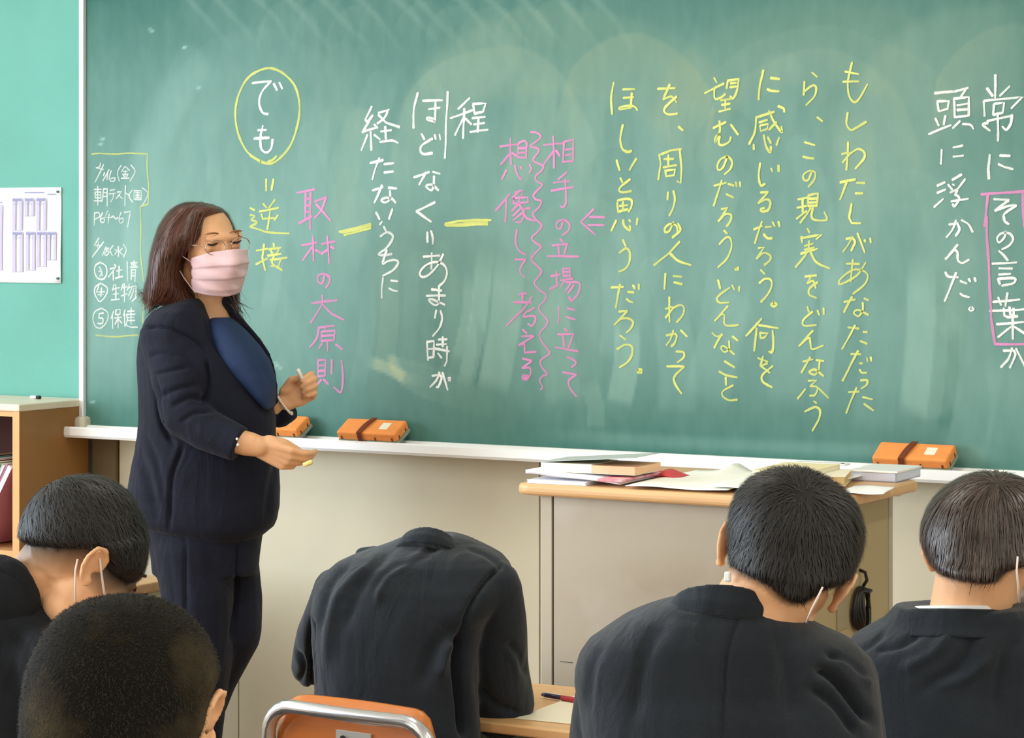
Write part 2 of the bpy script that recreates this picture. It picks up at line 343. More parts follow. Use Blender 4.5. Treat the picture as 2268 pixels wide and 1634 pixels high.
WRITING = [
 ('timetable', 'W', 4.6, 0.8,
  '104 3604,99 3584,77 3574;73 3577,126 3566;|126 3594,112 3570,66 3494;|165 3566,121 3502;134 3549,126 3532;|156 3552,150 3508;182 3559,167 3521,178 3501,202 3501,208 3518,178 3515;252 3588,226 3548,239 3500;|282 3581,252 3551;|286 3578,312 3557;|265 3553,295 3553;|260 3537,303 3537;|282 3553,280 3517;|269 3533,273 3522;|297 3534,291 3521;|252 3515,308 3514;321 3589,351 3553,316 3499;|60 3454,112 3455;|86 3471,84 3365;|66 3439,108 3439;|66 3439,66 3407,108 3406,108 3439;|66 3424,108 3423;|57 3390,115 3391;|127 3457,121 3406,112 3386;|127 3457,154 3459,152 3362;|127 3437,152 3437;|127 3416,152 3416;|174 3450,208 3453;|167 3430,217 3433;197 3429,194 3406,178 3385;|226 3439,256 3440,217 3402;239 3422,247 3412,265 3402;|282 3473,280 3361;|284 3432,316 3415;334 3452,308 3418,334 3381;|344 3445,344 3398;|344 3445,394 3446,394 3397;|344 3398,394 3397;|355 3435,385 3435;|355 3421,385 3421;|370 3435,368 3408;|355 3408,387 3408;402 3461,441 3431,419 3384,398 3360;|63 3325,61 3253;60 3321,91 3325,99 3304,66 3287;119 3324,104 3290,112 3270,130 3273,130 3294,108 3287;|156 3334,134 3297,178 3298;|165 3317,160 3266;182 3297,197 3304,213 3290,230 3297;252 3327,237 3290,246 3266,265 3273,265 3293,240 3287;|273 3324,318 3330,297 3242;|91 3181,60 3140,112 3140;|91 3161,82 3127;|126 3161,47 3075;|143 3134,117 3082;165 3127,143 3117,165 3103,147 3085,134 3096,160 3113,165 3127;195 3141,174 3113,191 3083;|232 3134,232 3080;|208 3117,226 3117,206 3090;|260 3124,239 3107;|237 3107,265 3086;269 3147,289 3117,269 3074'),
 ('class_notes', 'W', 5.1, 0.85,
  '104 3046,69 3028,63 2990,86 2956,126 2953,150 2984,143 3025,104 3046;|99 3018,112 3001;91 2997,117 2990,99 2966;|108 2984,121 2970;|204 3035,217 3025;|174 3011,217 3018,160 2964;|197 2994,197 2947;|239 3025,237 2961;|221 2998,260 3005;|211 2958,265 2968;|295 3049,299 2944;|321 3043,364 3046;|342 3056,342 3023;|325 3033,359 3033;|316 3020,368 3023;|327 3006,325 2951;|327 3006,355 3007,351 2941;|329 2989,351 2989;|327 2972,351 2972;108 2929,69 2908,63 2874,82 2840,104 2827,143 2861,154 2902,108 2929;|91 2912,77 2877,134 2882;|112 2902,108 2854;|86 2864,126 2866;|200 2923,191 2889;|187 2896,239 2906;|214 2923,214 2838;|194 2869,234 2872;|182 2836,240 2841;|265 2924,252 2890;|252 2903,295 2910;|275 2927,275 2826;|252 2859,295 2870;|312 2924,295 2890;|303 2904,359 2918,355 2850,329 2830;|329 2904,303 2860;|346 2901,316 2843;112 2789,64 2768,51 2723,73 2683,112 2680,152 2718,156 2766,112 2789;|126 2762,95 2758,92 2734;92 2734,121 2731,117 2704,86 2704;|200 2774,178 2732;|191 2753,191 2678;|217 2781,213 2753;|217 2781,247 2784,246 2757;|214 2755,246 2757;|204 2736,256 2740;|230 2754,230 2682;|230 2733,208 2702;|230 2733,256 2707;|282 2782,269 2747;|278 2761,278 2687;|299 2772,346 2777;|325 2792,323 2701;|295 2755,351 2759;|299 2738,346 2742;|295 2721,351 2725;|292 2755,299 2728,286 2694;286 2700,316 2687,368 2688'),
 ('timetable_box', 'Y', 5.3, 0.8,
  '|42 3653,99 3657,230 3651,316 3654,436 3650;|436 3650,436 3579,447 3478,443 3370;|443 3370,389 3358;|389 3358,392 3242,389 3121,395 3040,411 2945;|413 2837,407 2716;|73 2635,230 2631,368 2644'),
 ('demo', 'W', 7.4, 1,
  '|1155 4018,1279 4026;1279 4026,1219 3969,1201 3910,1224 3858,1260 3849;|1299 4012,1319 3978;|1336 4016,1354 3984;1225 3787,1210 3724,1215 3665,1247 3643,1279 3663,1290 3712;|1192 3762,1247 3764;|1167 3718,1265 3722'),
 ('circle', 'Y', 8.0, 0.9,
  '1210 3594,1127 3644,1067 3734,1042 3840,1058 3944,1118 4040,1201 4085,1283 4094,1365 4061,1437 3993,1466 3896,1455 3793,1410 3683,1338 3611,1274 3582,1210 3594;1256 3590,1292 3604,1315 3622'),
 ('gyakusetsu', 'Y', 7.1, 0.95,
  '|1247 3499,1248 3437;|1294 3499,1283 3442;|1228 3367,1251 3345;|1306 3389,1265 3344;|1201 3324,1329 3346;|1215 3311,1224 3285,1297 3292;|1324 3307,1301 3281;|1274 3337,1256 3229;|1141 3345,1169 3332;1141 3308,1173 3300,1150 3282,1187 3267,1141 3244;|1141 3244,1247 3215,1397 3207;|1182 3114,1256 3125;|1233 3148,1221 3077,1242 3010;|1182 3040,1256 3073;|1297 3155,1301 3137;|1265 3123,1347 3133;|1279 3118,1288 3099;|1333 3126,1315 3100;|1256 3088,1347 3100;|1274 3066,1383 3078;1301 3092,1288 3048,1351 3011;|1342 3070,1329 3033,1279 3033'),
 ('shuzai', 'P', 7.2, 0.85,
  '|1448 3423,1565 3444;|1505 3426,1505 3286;|1538 3426,1535 3231;|1505 3393,1534 3394;|1505 3356,1534 3357;|1505 3323,1535 3325;|1464 3261,1547 3301;|1565 3378,1639 3399;1636 3396,1609 3334,1565 3290;|1574 3363,1667 3275;|1482 3144,1578 3161;|1551 3194,1559 3062;|1553 3143,1489 3065;|1569 3121,1601 3106;|1609 3150,1694 3165;|1645 3191,1658 3048;|1649 3121,1609 3099;|1667 3136,1689 3129;1627 2982,1614 2945,1589 2949,1587 2982,1623 2993,1660 2975,1658 2946,1636 2920'),
 ('daigensoku', 'P', 6.8, 0.75,
  '|1547 2838,1707 2853;1614 2879,1609 2828,1538 2731;|1618 2828,1676 2781,1751 2753;|1587 2707,1689 2719;1592 2707,1578 2651,1534 2603;|1636 2711,1627 2693;|1609 2685,1609 2637;|1609 2685,1694 2694,1689 2643;|1612 2663,1689 2668;|1609 2637,1689 2643;|1648 2638,1649 2583;|1614 2623,1592 2597;|1702 2621,1742 2597;|1585 2534,1587 2450;|1585 2534,1633 2537,1630 2453;|1589 2505,1630 2508;|1589 2477,1630 2480;|1587 2450,1630 2453;|1609 2432,1583 2406;|1623 2433,1654 2408;|1674 2538,1672 2463;1736 2538,1746 2451,1733 2370,1689 2394'),
 ('dash_left', 'Y', 7.2, 1,
  '|1724 3216,1921 3256;|1742 3213,1921 3247;|1755 3200,1921 3234'),
 ('kei', 'W', 7.4, 1,
  '|1927 3872,1889 3806;1889 3806,1901 3794,1933 3827;|1933 3825,1871 3737;|1871 3740,1963 3763;|1945 3778,1965 3760;|1901 3724,1862 3644;|1922 3739,1925 3643;|1945 3724,1980 3701;|1969 3839,2036 3854;2033 3854,2007 3811,1963 3782;|1969 3829,2019 3786,2100 3760;|1986 3742,2051 3746;|2013 3766,2019 3688;1980 3686,2054 3692,2092 3679;|1919 3576,1998 3592;|1975 3603,1951 3546,1932 3490;|2007 3570,2063 3574;|2007 3527,2063 3530;|1933 3433,1998 3450;|1992 3460,1945 3369;|2033 3447,2083 3441;2042 3430,2042 3388,2013 3369,1989 3381,2013 3393,2054 3388,2077 3368'),
 ('hodo', 'W', 7.4, 1,
  '2214 3935,2190 3850,2188 3755;|2245 3895,2363 3892;|2281 3850,2349 3854;2323 3883,2320 3784;2323 3784,2274 3795,2274 3807,2308 3799,2323 3782;|2237 3723,2254 3696;2303 3697,2240 3664,2231 3635,2251 3618,2303 3622;|2317 3716,2323 3694;|2346 3716,2351 3691;|2190 3499,2283 3525;|2263 3523,2223 3462;|2306 3525,2349 3514;2314 3503,2311 3454,2297 3430,2265 3452,2303 3459,2340 3430;|2320 3367,2205 3324;|2205 3324,2294 3268'),
 ('hodo_bar', 'W', 7.4, 1,
  '|2397 3937,2388 3782,2380 3594;|2530 3900,2459 3848;|2414 3801,2544 3837;|2496 3847,2491 3696;|2496 3809,2442 3714;|2502 3797,2539 3765;|2550 3868,2558 3819;|2550 3868,2626 3871,2609 3828,2558 3819;|2544 3796,2620 3801;|2581 3797,2578 3725;|2553 3764,2617 3770;|2533 3726,2637 3736'),
 ('dash_mid', 'Y', 7.7, 1,
  '|2380 3255,2457 3272,2656 3276;|2380 3251,2637 3264;|2388 3248,2637 3254'),
 ('ujiti', 'W', 6.9, 0.95,
  '|1979 3255,1994 3272;|2004 3244,2019 3217;1983 3193,2024 3213,2058 3198,2053 3170,2017 3129,1971 3099,2004 3094,2053 3100;2021 3121,2007 3083,1998 3050,2030 3063,2070 3069,2094 3056,2063 3017,1998 2986;|1998 2978,1991 2918,1992 2871;|2047 2962,2089 2957;2037 2921,2063 2910,2089 2907'),
 ('ina', 'W', 7.4, 0.95,
  '|1957 3318,1978 3283;|2057 3334,2037 3283'),
 ('amari', 'W', 7.1, 1,
  '|2274 3214,2275 3163;2295 3220,2306 3187,2306 3154;|2248 3088,2347 3092;|2299 3106,2297 3024;2370 3100,2334 3041,2277 2991,2238 2983,2228 3007,2264 3043,2322 3060,2373 3046,2392 3009,2379 2965,2347 2938;|2299 2918,2360 2911;|2267 2885,2382 2887;2344 2938,2344 2900,2341 2846,2315 2839,2283 2861,2302 2867,2379 2840;|2327 2810,2320 2770;2354 2808,2363 2770,2347 2721,2306 2677;|2270 2647,2278 2552;|2270 2647,2312 2651,2312 2569;|2274 2609,2312 2612;|2278 2564,2312 2569;|2340 2659,2392 2662;|2366 2673,2366 2624;|2328 2632,2389 2638;|2318 2612,2405 2601;|2392 2625,2392 2549,2379 2524;|2338 2588,2360 2565;|2302 2471,2347 2478;2347 2491,2328 2450,2290 2414;2347 2478,2360 2462,2341 2418,2328 2415;|2366 2489,2395 2403;|2401 2463,2414 2466,2411 2452,2401 2452'),
 ('aite', 'P', 6.7, 0.8,
  '|2964 3652,3076 3658;|3021 3694,3026 3534;|3021 3619,2959 3545;|3036 3623,3057 3596;|3083 3666,3076 3566;|3083 3666,3138 3677,3133 3570;|3090 3626,3136 3632;|3090 3599,3136 3603;|3076 3566,3133 3570;|3100 3514,3050 3477;|3024 3461,3117 3470;|3009 3420,3136 3440;3090 3477,3095 3369,3079 3340,3062 3344;3076 3269,3064 3232,3040 3238,3045 3265,3083 3274,3114 3253,3107 3220,3074 3199;|3059 3178,3079 3161;|3014 3145,3102 3155;|3050 3145,3055 3095;|3098 3153,3083 3095;|2990 3092,3166 3093'),
 ('tachiba', 'P', 6.4, 0.75,
  '|3007 2991,3059 3000;|3038 3016,3041 2954;|3001 2924,3049 2949;|3077 3027,3080 2995;|3077 3030,3117 3034,3119 2996;|3079 3014,3117 3016;|3079 2995,3119 2996;|3064 2972,3132 2982;3091 2977,3075 2954,3064 2940;3096 2963,3169 2960,3164 2909,3127 2872,3111 2891;|3117 2954,3091 2918;|3138 2950,3106 2909;|3054 2839,3049 2757;|3104 2833,3143 2826;|3096 2790,3148 2778;|3085 2730,3101 2719;|3049 2700,3138 2706;|3077 2700,3085 2643;|3135 2704,3111 2635;|3035 2635,3164 2620;3098 2589,3143 2572,3148 2554,3127 2539;|3075 2511,3151 2504;3151 2501,3111 2471,3117 2434,3153 2394'),
 ('souzou', 'P', 6.7, 0.8,
  '|2711 3650,2824 3658;|2771 3689,2775 3556;|2770 3611,2714 3559;|2782 3615,2809 3598;|2819 3665,2816 3598;|2819 3665,2853 3677,2867 3664,2865 3590,2814 3593;|2821 3637,2865 3639;|2821 3614,2865 3616;|2746 3529,2721 3483;2797 3552,2809 3514,2831 3480,2838 3490;|2831 3543,2838 3532;2884 3555,2894 3534,2882 3513;|2770 3407,2684 3325;|2748 3380,2741 3266;2829 3425,2785 3388;|2799 3413,2843 3425,2838 3400;|2790 3384,2875 3391,2877 3366,2790 3358,2792 3384;|2829 3392,2819 3354;|2819 3354,2780 3321;2824 3354,2853 3308,2833 3266,2804 3266;|2833 3333,2785 3295;|2843 3312,2790 3274;|2887 3337,2848 3329;2848 3304,2872 3283,2916 3270;2809 3224,2802 3161,2824 3119,2860 3100;|2799 3073,2860 3077'),
 ('kangaeru', 'P', 6.4, 0.8,
  '|2799 3074,2861 3076;2858 3072,2829 3030,2834 3002,2855 2986;|2818 2896,2866 2904;|2842 2910,2842 2855;|2791 2857,2895 2860;|2898 2888,2847 2823,2748 2738;|2911 2833,2874 2814;2869 2814,2847 2786,2890 2791,2917 2785,2914 2759,2895 2741,2874 2752;|2845 2721,2869 2703;|2837 2686,2909 2692;|2909 2690,2821 2640;|2823 2639,2853 2648,2855 2606;|2853 2604,2919 2612;|2845 2574,2895 2566;|2895 2563,2842 2527;2842 2527,2885 2528,2890 2501,2869 2470,2845 2472,2847 2488,2879 2487;|2853 2477,2879 2480'),
 ('wavy_line', 'P', 6.2, 0.75,
  '2892 3718,2925 3715,2949 3696,2930 3675,2887 3647,2925 3638,2937 3621,2904 3579,2930 3562,2964 3545,2949 3520,2918 3496,2925 3470,2959 3453,2935 3429,2906 3400,2920 3379,2952 3370,2940 3341,2904 3308,2920 3278,2954 3249,2930 3215,2896 3186,2916 3161,2949 3140,2916 3107,2894 3077'),
 ('wavy_low', 'P', 6.0, 0.72,
  '2895 3104,2895 3072,2927 3045,2954 3017,2933 2985,2911 2957,2938 2925,2978 2898,2970 2870,2938 2838,2948 2810,2985 2774,2980 2742,2943 2705,2954 2664,2991 2623,2996 2600,2948 2567,2954 2535,2985 2499,2959 2489,2943 2466,2959 2434,2948 2420'),
 ('arrow', 'P', 6.3, 0.75,
  '|3251 3327,3180 3265;|3180 3265,3263 3199;|3228 3288,3312 3287;|3221 3248,3312 3248'),
 ('hoshii', 'Y', 6.7, 1,
  '3365 3954,3351 3878,3356 3798;|3416 3919,3483 3917;|3418 3877,3475 3878;|3466 3898,3459 3827;3459 3827,3402 3821,3402 3831,3451 3837,3483 3831,3497 3814;3416 3744,3402 3675,3413 3627,3440 3610,3464 3614;|3383 3570,3399 3520;|3491 3574,3454 3519;|3402 3482,3413 3460;3456 3474,3402 3436,3397 3417,3418 3410,3462 3416;|3386 3360,3391 3312;3386 3369,3429 3378,3464 3371,3464 3340,3448 3314;|3397 3317,3445 3326;|3418 3364,3418 3319;|3399 3343,3445 3347;|3378 3273,3351 3221;3418 3273,3424 3245,3454 3223,3456 3245;|3499 3280,3493 3249;|3451 3273,3459 3264'),
 ('udarou', 'Y', 6.5, 0.95,
  '|3417 3176,3433 3144;3397 3111,3434 3133,3455 3114,3452 3064,3428 3032,3394 3018;|3353 2941,3420 2943;|3402 2955,3375 2840;|3474 2950,3483 2934;|3505 2956,3506 2931;|3445 2918,3477 2915;3437 2884,3452 2873,3471 2867;|3394 2821,3440 2824;|3437 2821,3369 2755;3369 2755,3409 2785,3452 2786,3474 2767,3459 2737,3437 2718;|3402 2703,3434 2682;3384 2634,3428 2657,3465 2650,3468 2612,3443 2573,3397 2544;|3498 2536,3521 2537,3520 2521,3498 2520,3498 2536;|3508 2531,3511 2523'),
 ('wo_mawari', 'Y', 6.7, 1,
  '|3611 3917,3704 3916;|3675 3935,3641 3863;3643 3865,3686 3876,3712 3847;3712 3875,3654 3827,3646 3803,3670 3789,3717 3792;|3723 3726,3746 3709;|3617 3595,3625 3548,3614 3472;|3627 3595,3686 3613,3739 3617;|3731 3617,3739 3523,3736 3452,3717 3461;|3643 3571,3696 3570;|3667 3590,3667 3538;|3641 3531,3712 3539;|3651 3517,3657 3486;|3654 3514,3704 3518,3699 3490,3657 3486;|3667 3408,3662 3372;3696 3414,3704 3372,3691 3325,3673 3294;3696 3263,3675 3221,3651 3213,3651 3235,3680 3254,3712 3244,3717 3216,3707 3200'),
 ('hito_ni', 'Y', 6.5, 0.95,
  '3721 3255,3733 3222,3690 3187;|3730 3166,3666 3106,3590 3052;3678 3109,3721 3074,3790 3053;|3653 3011,3645 2936;|3696 2998,3742 2995;|3699 2967,3743 2959;|3673 2895,3675 2774;|3654 2838,3690 2847;|3654 2795,3696 2842;3690 2841,3733 2858,3754 2842,3745 2807,3714 2774;|3657 2708,3708 2717;3696 2733,3678 2687,3657 2660;3705 2717,3714 2704,3702 2671,3684 2655;|3736 2734,3769 2705;3711 2631,3751 2627,3751 2602,3717 2577;|3660 2556,3754 2558;3754 2557,3702 2509,3705 2472,3739 2427'),
 ('nozomu', 'Y', 6.4, 1,
  '|3917 3959,3931 3936;|3865 3888,3969 3930;3917 3907,3920 3860,3953 3864,3975 3880;|3991 3946,3983 3907;|3991 3944,4048 3952;4048 3952,4037 3891,4018 3859,4002 3867;|4005 3931,4035 3934;|4002 3912,4035 3916;|3950 3849,4002 3855;|3975 3853,3975 3809;|3956 3827,3999 3833;|3943 3795,4002 3808;|3912 3716,3980 3744;3945 3750,3947 3706,3934 3666,3923 3647,3923 3672,3947 3688;3945 3676,3942 3641,3964 3634,3997 3650,4005 3672;|4007 3732,4045 3684;3986 3577,3964 3527,3939 3513,3934 3538,3953 3567,3991 3576,4012 3551,4002 3517,3972 3493;|3915 3437,3980 3451;|3956 3461,3915 3340;|3991 3446,4021 3438;|3980 3396,4018 3381;|4032 3455,4035 3435;|4054 3455,4055 3433;|3956 3323,3991 3330,3939 3266;3939 3266,3975 3300,4007 3295,4002 3266,3983 3241'),
 ('donnakoto', 'Y', 6.1, 0.95,
  '|3968 3220,3984 3206;3944 3155,3978 3186,4002 3184,4009 3142,3984 3085,3937 3043;|4030 3044,4047 3044,4046 3033,4030 3033,4030 3044;|4039 3041,4041 3035;|3937 2980,3950 2939;3999 2945,3947 2911,3931 2889,3947 2872,3993 2874;|4012 2957,4024 2937;|4049 2952,4049 2929;|3990 2856,3919 2784;3919 2784,3953 2813,3971 2811,3971 2771,3996 2761,4046 2766;3906 2725,3928 2709,3962 2715;|3959 2721,3916 2652;|4015 2711,4043 2692;3996 2688,3996 2649,3971 2634,3953 2653,3971 2662,4024 2624;|3971 2589,4024 2562;|3944 2538,3978 2522,4039 2514;|3979 2511,3981 2474;4018 2475,3965 2446,3962 2421,3996 2402,4039 2406'),
 ('ni_kanjiru', 'Y', 6.4, 1,
  '|4176 3987,4159 3917,4153 3848;|4215 3950,4260 3945;|4199 3896,4218 3888,4258 3886;4255 3814,4282 3803,4287 3786;|4137 3761,4234 3788;4140 3756,4132 3692,4102 3636;|4156 3738,4196 3749;|4159 3721,4164 3696,4196 3705;|4161 3723,4202 3730,4196 3705;4207 3793,4234 3739,4274 3689,4271 3716;|4244 3738,4207 3703;|4127 3633,4127 3609;4180 3676,4191 3627,4212 3595,4218 3622;|4202 3666,4218 3639;|4260 3665,4247 3629;4161 3544,4153 3481,4164 3437,4186 3444;|4217 3517,4223 3504;|4256 3533,4256 3504;|4164 3402,4202 3404;|4202 3402,4151 3353;4151 3353,4196 3370,4215 3353,4202 3319,4170 3312,4164 3324,4183 3329'),
 ('darou_nani', 'Y', 6.1, 0.95,
  '|4128 3225,4171 3242;|4171 3262,4131 3159;|4189 3236,4220 3239;4180 3203,4199 3184,4223 3184;|4226 3261,4238 3242;|4256 3264,4262 3242;|4150 3136,4180 3139,4141 3086;4141 3086,4180 3114,4214 3100,4211 3078,4183 3056;|4165 3031,4186 3011;4156 2969,4186 2989,4217 2984,4220 2953,4199 2914,4165 2878;4232 2879,4218 2867,4232 2858,4247 2868,4232 2879;|4169 2797,4086 2715;|4141 2752,4130 2643;|4153 2766,4256 2755;|4159 2730,4162 2702;|4159 2730,4202 2728,4180 2706,4162 2705;4226 2743,4230 2682,4223 2640,4208 2642;|4150 2608,4202 2592;|4177 2617,4162 2569;|4162 2569,4199 2584;4168 2569,4192 2553,4211 2540;4226 2573,4174 2530,4174 2497,4223 2471'),
 ('ra_kono', 'Y', 6.2, 1,
  '|4430 3970,4457 3948;|4391 3926,4386 3863;4389 3879,4431 3907,4451 3898,4443 3857,4400 3816;|4458 3757,4485 3738;|4391 3639,4443 3624;|4386 3570,4409 3564,4440 3561;4428 3498,4409 3459,4386 3465,4389 3488,4420 3504,4447 3493,4440 3459,4411 3428;|4360 3368,4406 3375;|4354 3328,4403 3336;|4383 3370,4383 3307;|4349 3276,4403 3312;|4411 3383,4411 3339;|4411 3386,4460 3397,4457 3338;|4414 3370,4457 3372;|4414 3352,4457 3354;|4411 3336,4457 3338;4423 3328,4403 3297,4369 3257;4434 3328,4428 3286,4448 3270,4505 3271,4494 3307'),
 ('jitsu', 'Y', 6.0, 0.95,
  '|4406 3228,4416 3210;|4377 3192,4380 3164;|4373 3182,4478 3202,4452 3180;|4393 3146,4436 3158;|4393 3128,4442 3140;|4373 3109,4458 3134;|4416 3170,4413 3128,4393 3098,4344 3046;4419 3125,4452 3071,4520 3041;|4393 3001,4452 3008;|4429 3008,4406 2971;4406 2971,4436 2981,4449 2948;4458 2975,4419 2947,4416 2917,4452 2902;|4406 2857,4413 2833;4432 2836,4386 2796,4390 2769,4452 2773;|4458 2842,4466 2821;|4490 2855,4490 2825;|4436 2746,4363 2672;4363 2672,4413 2712,4422 2688,4432 2658,4488 2677;|4383 2597,4432 2610;|4419 2619,4377 2545;|4452 2607,4488 2605;|4468 2602,4465 2563;4465 2563,4445 2538,4416 2549,4445 2562,4488 2533;|4413 2507,4455 2511,4422 2483;4422 2483,4458 2478,4445 2442,4419 2438;|4396 2467,4355 2421;|4465 2475,4514 2432;|4439 2411,4452 2403;4393 2361,4445 2384,4471 2370,4465 2328,4432 2272'),
 ('moshi', 'Y', 6.2, 1,
  '4634 4010,4614 3925,4617 3862,4639 3826,4667 3835,4712 3906;|4598 3967,4667 3953;|4590 3920,4667 3919;4612 3774,4606 3722,4628 3693,4656 3703,4706 3730;|4614 3634,4606 3504;|4581 3580,4617 3587;|4586 3540,4623 3581;4623 3581,4662 3602,4692 3591,4695 3560,4651 3511;|4575 3447,4651 3459;|4612 3457,4572 3366;|4659 3443,4700 3443;|4651 3394,4688 3395;|4631 3345,4620 3280,4634 3254,4678 3254'),
 ('gaanata', 'Y', 6.0, 0.95,
  '|4604 3180,4639 3186;4636 3192,4614 3153,4588 3120;4639 3183,4649 3165,4630 3126;|4662 3207,4697 3117;|4698 3177,4700 3168;|4726 3186,4728 3165;|4607 3063,4672 3063;|4639 3081,4627 2979;4703 3070,4659 3010,4575 2967,4575 2991,4633 3033,4684 3034,4713 3010,4697 2968,4639 2923;|4594 2883,4649 2896;|4633 2908,4594 2835;|4694 2903,4716 2894;4688 2882,4688 2849,4668 2819,4643 2833,4665 2848,4716 2825;|4614 2764,4668 2759;|4649 2774,4585 2662;|4691 2745,4710 2745;|4675 2702,4707 2691;|4630 2639,4678 2640;|4665 2655,4585 2512;|4675 2598,4688 2597;4672 2568,4684 2554,4707 2554;|4710 2623,4713 2608;|4729 2629,4732 2611;4678 2518,4710 2519,4707 2498,4681 2479;|4617 2459,4668 2464;|4656 2481,4604 2360;|4688 2440,4735 2432;|4697 2408,4742 2380'),
 ('atama', 'W', 6.5, 1,
  '|5044 3853,5138 3859;|5056 3812,5063 3770;|5056 3815,5112 3815,5105 3778;|5063 3768,5108 3780;|5048 3737,5065 3703;|5096 3747,5089 3707;|5016 3666,5124 3704;|5143 3859,5206 3875;|5194 3866,5171 3834;|5138 3826,5140 3741;|5138 3826,5210 3833,5208 3748;|5152 3796,5203 3802;|5152 3774,5203 3777;|5140 3741,5208 3748;|5166 3723,5133 3690;5180 3709,5217 3704,5231 3686;|5077 3591,5075 3526;|5133 3601,5180 3611;|5133 3559,5182 3565;|5056 3426,5094 3441;|5056 3393,5096 3408;|5084 3364,5042 3328;|5175 3478,5131 3452;|5110 3430,5129 3408;|5133 3432,5140 3428;|5192 3456,5157 3412,5119 3394;|5154 3405,5143 3385;5143 3385,5159 3376,5161 3359,5140 3332,5131 3341;|5124 3354,5206 3367'),
 ('tsune', 'W', 6.7, 1,
  '|5335 3928,5336 3825;|5296 3868,5324 3832;|5402 3876,5358 3833;|5282 3811,5284 3742;|5284 3811,5463 3826,5413 3776;|5331 3794,5326 3746;|5331 3796,5379 3802,5372 3758;|5326 3746,5372 3756;|5347 3754,5349 3628;5301 3711,5277 3703,5310 3675;|5296 3718,5418 3743;5415 3743,5408 3704,5388 3678,5370 3692;|5310 3563,5301 3499,5305 3455;|5360 3561,5406 3560;|5351 3522,5379 3509,5418 3500;|5331 3362,5402 3359;|5399 3357,5335 3311;5335 3311,5397 3331,5434 3333;5434 3333,5379 3295,5379 3265,5399 3249'),
 ('kanda', 'W', 6.5, 1,
  '|5116 3247,5157 3254;5147 3266,5131 3225,5101 3189;5154 3252,5164 3225,5147 3196;5174 3268,5207 3249,5228 3213;|5154 3155,5098 3087;5098 3087,5136 3128,5154 3119,5157 3085,5177 3071,5210 3086;5096 3027,5111 3008,5157 3005;|5149 3025,5124 2969,5093 2894;|5169 2989,5200 2978;|5167 2931,5182 2921,5210 2916;|5210 2999,5217 2987;|5238 3004,5243 2988;5220 2871,5210 2860,5220 2852,5232 2860,5220 2871'),
 ('kotoba', 'W', 6.5, 1,
  '5378 3282,5383 3263,5398 3249;5385 3215,5378 3187,5353 3165,5345 3187,5368 3208,5403 3206,5420 3182,5403 3153,5368 3134;5353 3127,5378 3105,5395 3084;|5320 3067,5437 3076;|5352 3047,5415 3048;|5352 3019,5407 3024;|5350 3000,5358 2976;5350 3000,5425 3003,5422 2981,5368 2969;|5325 2893,5452 2908;|5350 2914,5363 2880;|5395 2936,5383 2876;|5308 2851,5472 2863;|5375 2866,5378 2833,5393 2826,5440 2832;|5403 2872,5407 2838,5422 2841,5422 2867;|5343 2792,5467 2806;|5417 2824,5420 2729;|5412 2786,5350 2734;|5422 2786,5482 2749;|5375 2673,5422 2676;5415 2686,5398 2637,5363 2598;5422 2676,5430 2653,5405 2597;|5435 2684,5477 2601'),
 ('box', 'P', 7.3, 0.85,
  '|5271 3384,5472 3398,5578 3399;|5301 3380,5292 3309,5284 3238;|5465 3396,5471 3238'),
 ('box_low', 'P', 7.3, 0.85,
  '|5293 3282,5298 3163,5308 2995,5315 2827,5335 2701;|5335 2701,5472 2706,5541 2706;|5482 3282,5511 2997,5536 2706'),
]
# broad arcs and columns of dust left by wiping
r2 = random.Random(3)
swath(pxs((330, 620), (350, 380), (470, 200), (640, 110)), 0.20, 0.16, 0.3)
swath(pxs((420, 150), (330, 330), (300, 620)), 0.12, 0.12, 0.3)
swath(pxs((980, 420), (1000, 200), (1180, 110), (1420, 150), (1560, 260)), 0.22, 0.09, 0.2, 0.25, fade=False)
swath(pxs((1090, 120), (960, 230), (900, 420), (880, 640)), 0.16, 0.12, 0.3, 0.1)
swath(pxs((1560, 420), (1530, 240), (1660, 120), (1860, 90), (2060, 150)), 0.20, 0.06, 0.2, 0.2, fade=False)
swath(pxs((1980, 520), (1960, 300), (2080, 150), (2268, 120)), 0.24, 0.14, 0.2, 0.2, fade=False)
swath(pxs((2060, 860), (2080, 620), (2120, 420)), 0.14, 0.16, 0.2, 0.1)
swath(pxs((2140, 1000), (2180, 800), (2200, 600)), 0.10, 0.14, 0.15)
dome(1085, 340, 235, 238, .22, .45, .20); dome(1400, 270, 178, 200, .24, .6, .45); dome(1790, 335, 245, 225, .18, .35, .2)
dome(1810, 330, 320, 275, .12, .25, .1); dome(2230, 265, 172, 215, .22, .6, .3); dome(1360, 425, 75, 95, -.12, .8); dome(1612, 340, 80, 95, -.14, .8)
dome(1500, 700, 210, 260, .10, .3); dome(1980, 620, 190, 250, .10, .3); dome(760, 420, 150, 190, .08, .3, .1); dome(560, 330, 240, 270, .07, .3)
dome(940, 760, 120, 200, .08, .3, .1); dome(1290, 640, 130, 220, .10, .35, .1)
for k in range(9): dome(640+k*74, 96+r2.uniform(-8, 8), 70, 92+r2.uniform(-10, 14), .13, .30, .12)
for k in range(13):                      # slanting strokes along the top
    x = 390+k*74+r2.uniform(-12, 12)
    swath(pxs((x, -30), (x+70, 30+r2.uniform(0, 20)), (x+120, 90+r2.uniform(-10, 25))), 0.016, 0.16, 0.5, 0.1)
    swath(pxs((x+60, -30), (x+30, 20), (x+80, 70)), 0.06, 0.07, 0.3, 0.05)
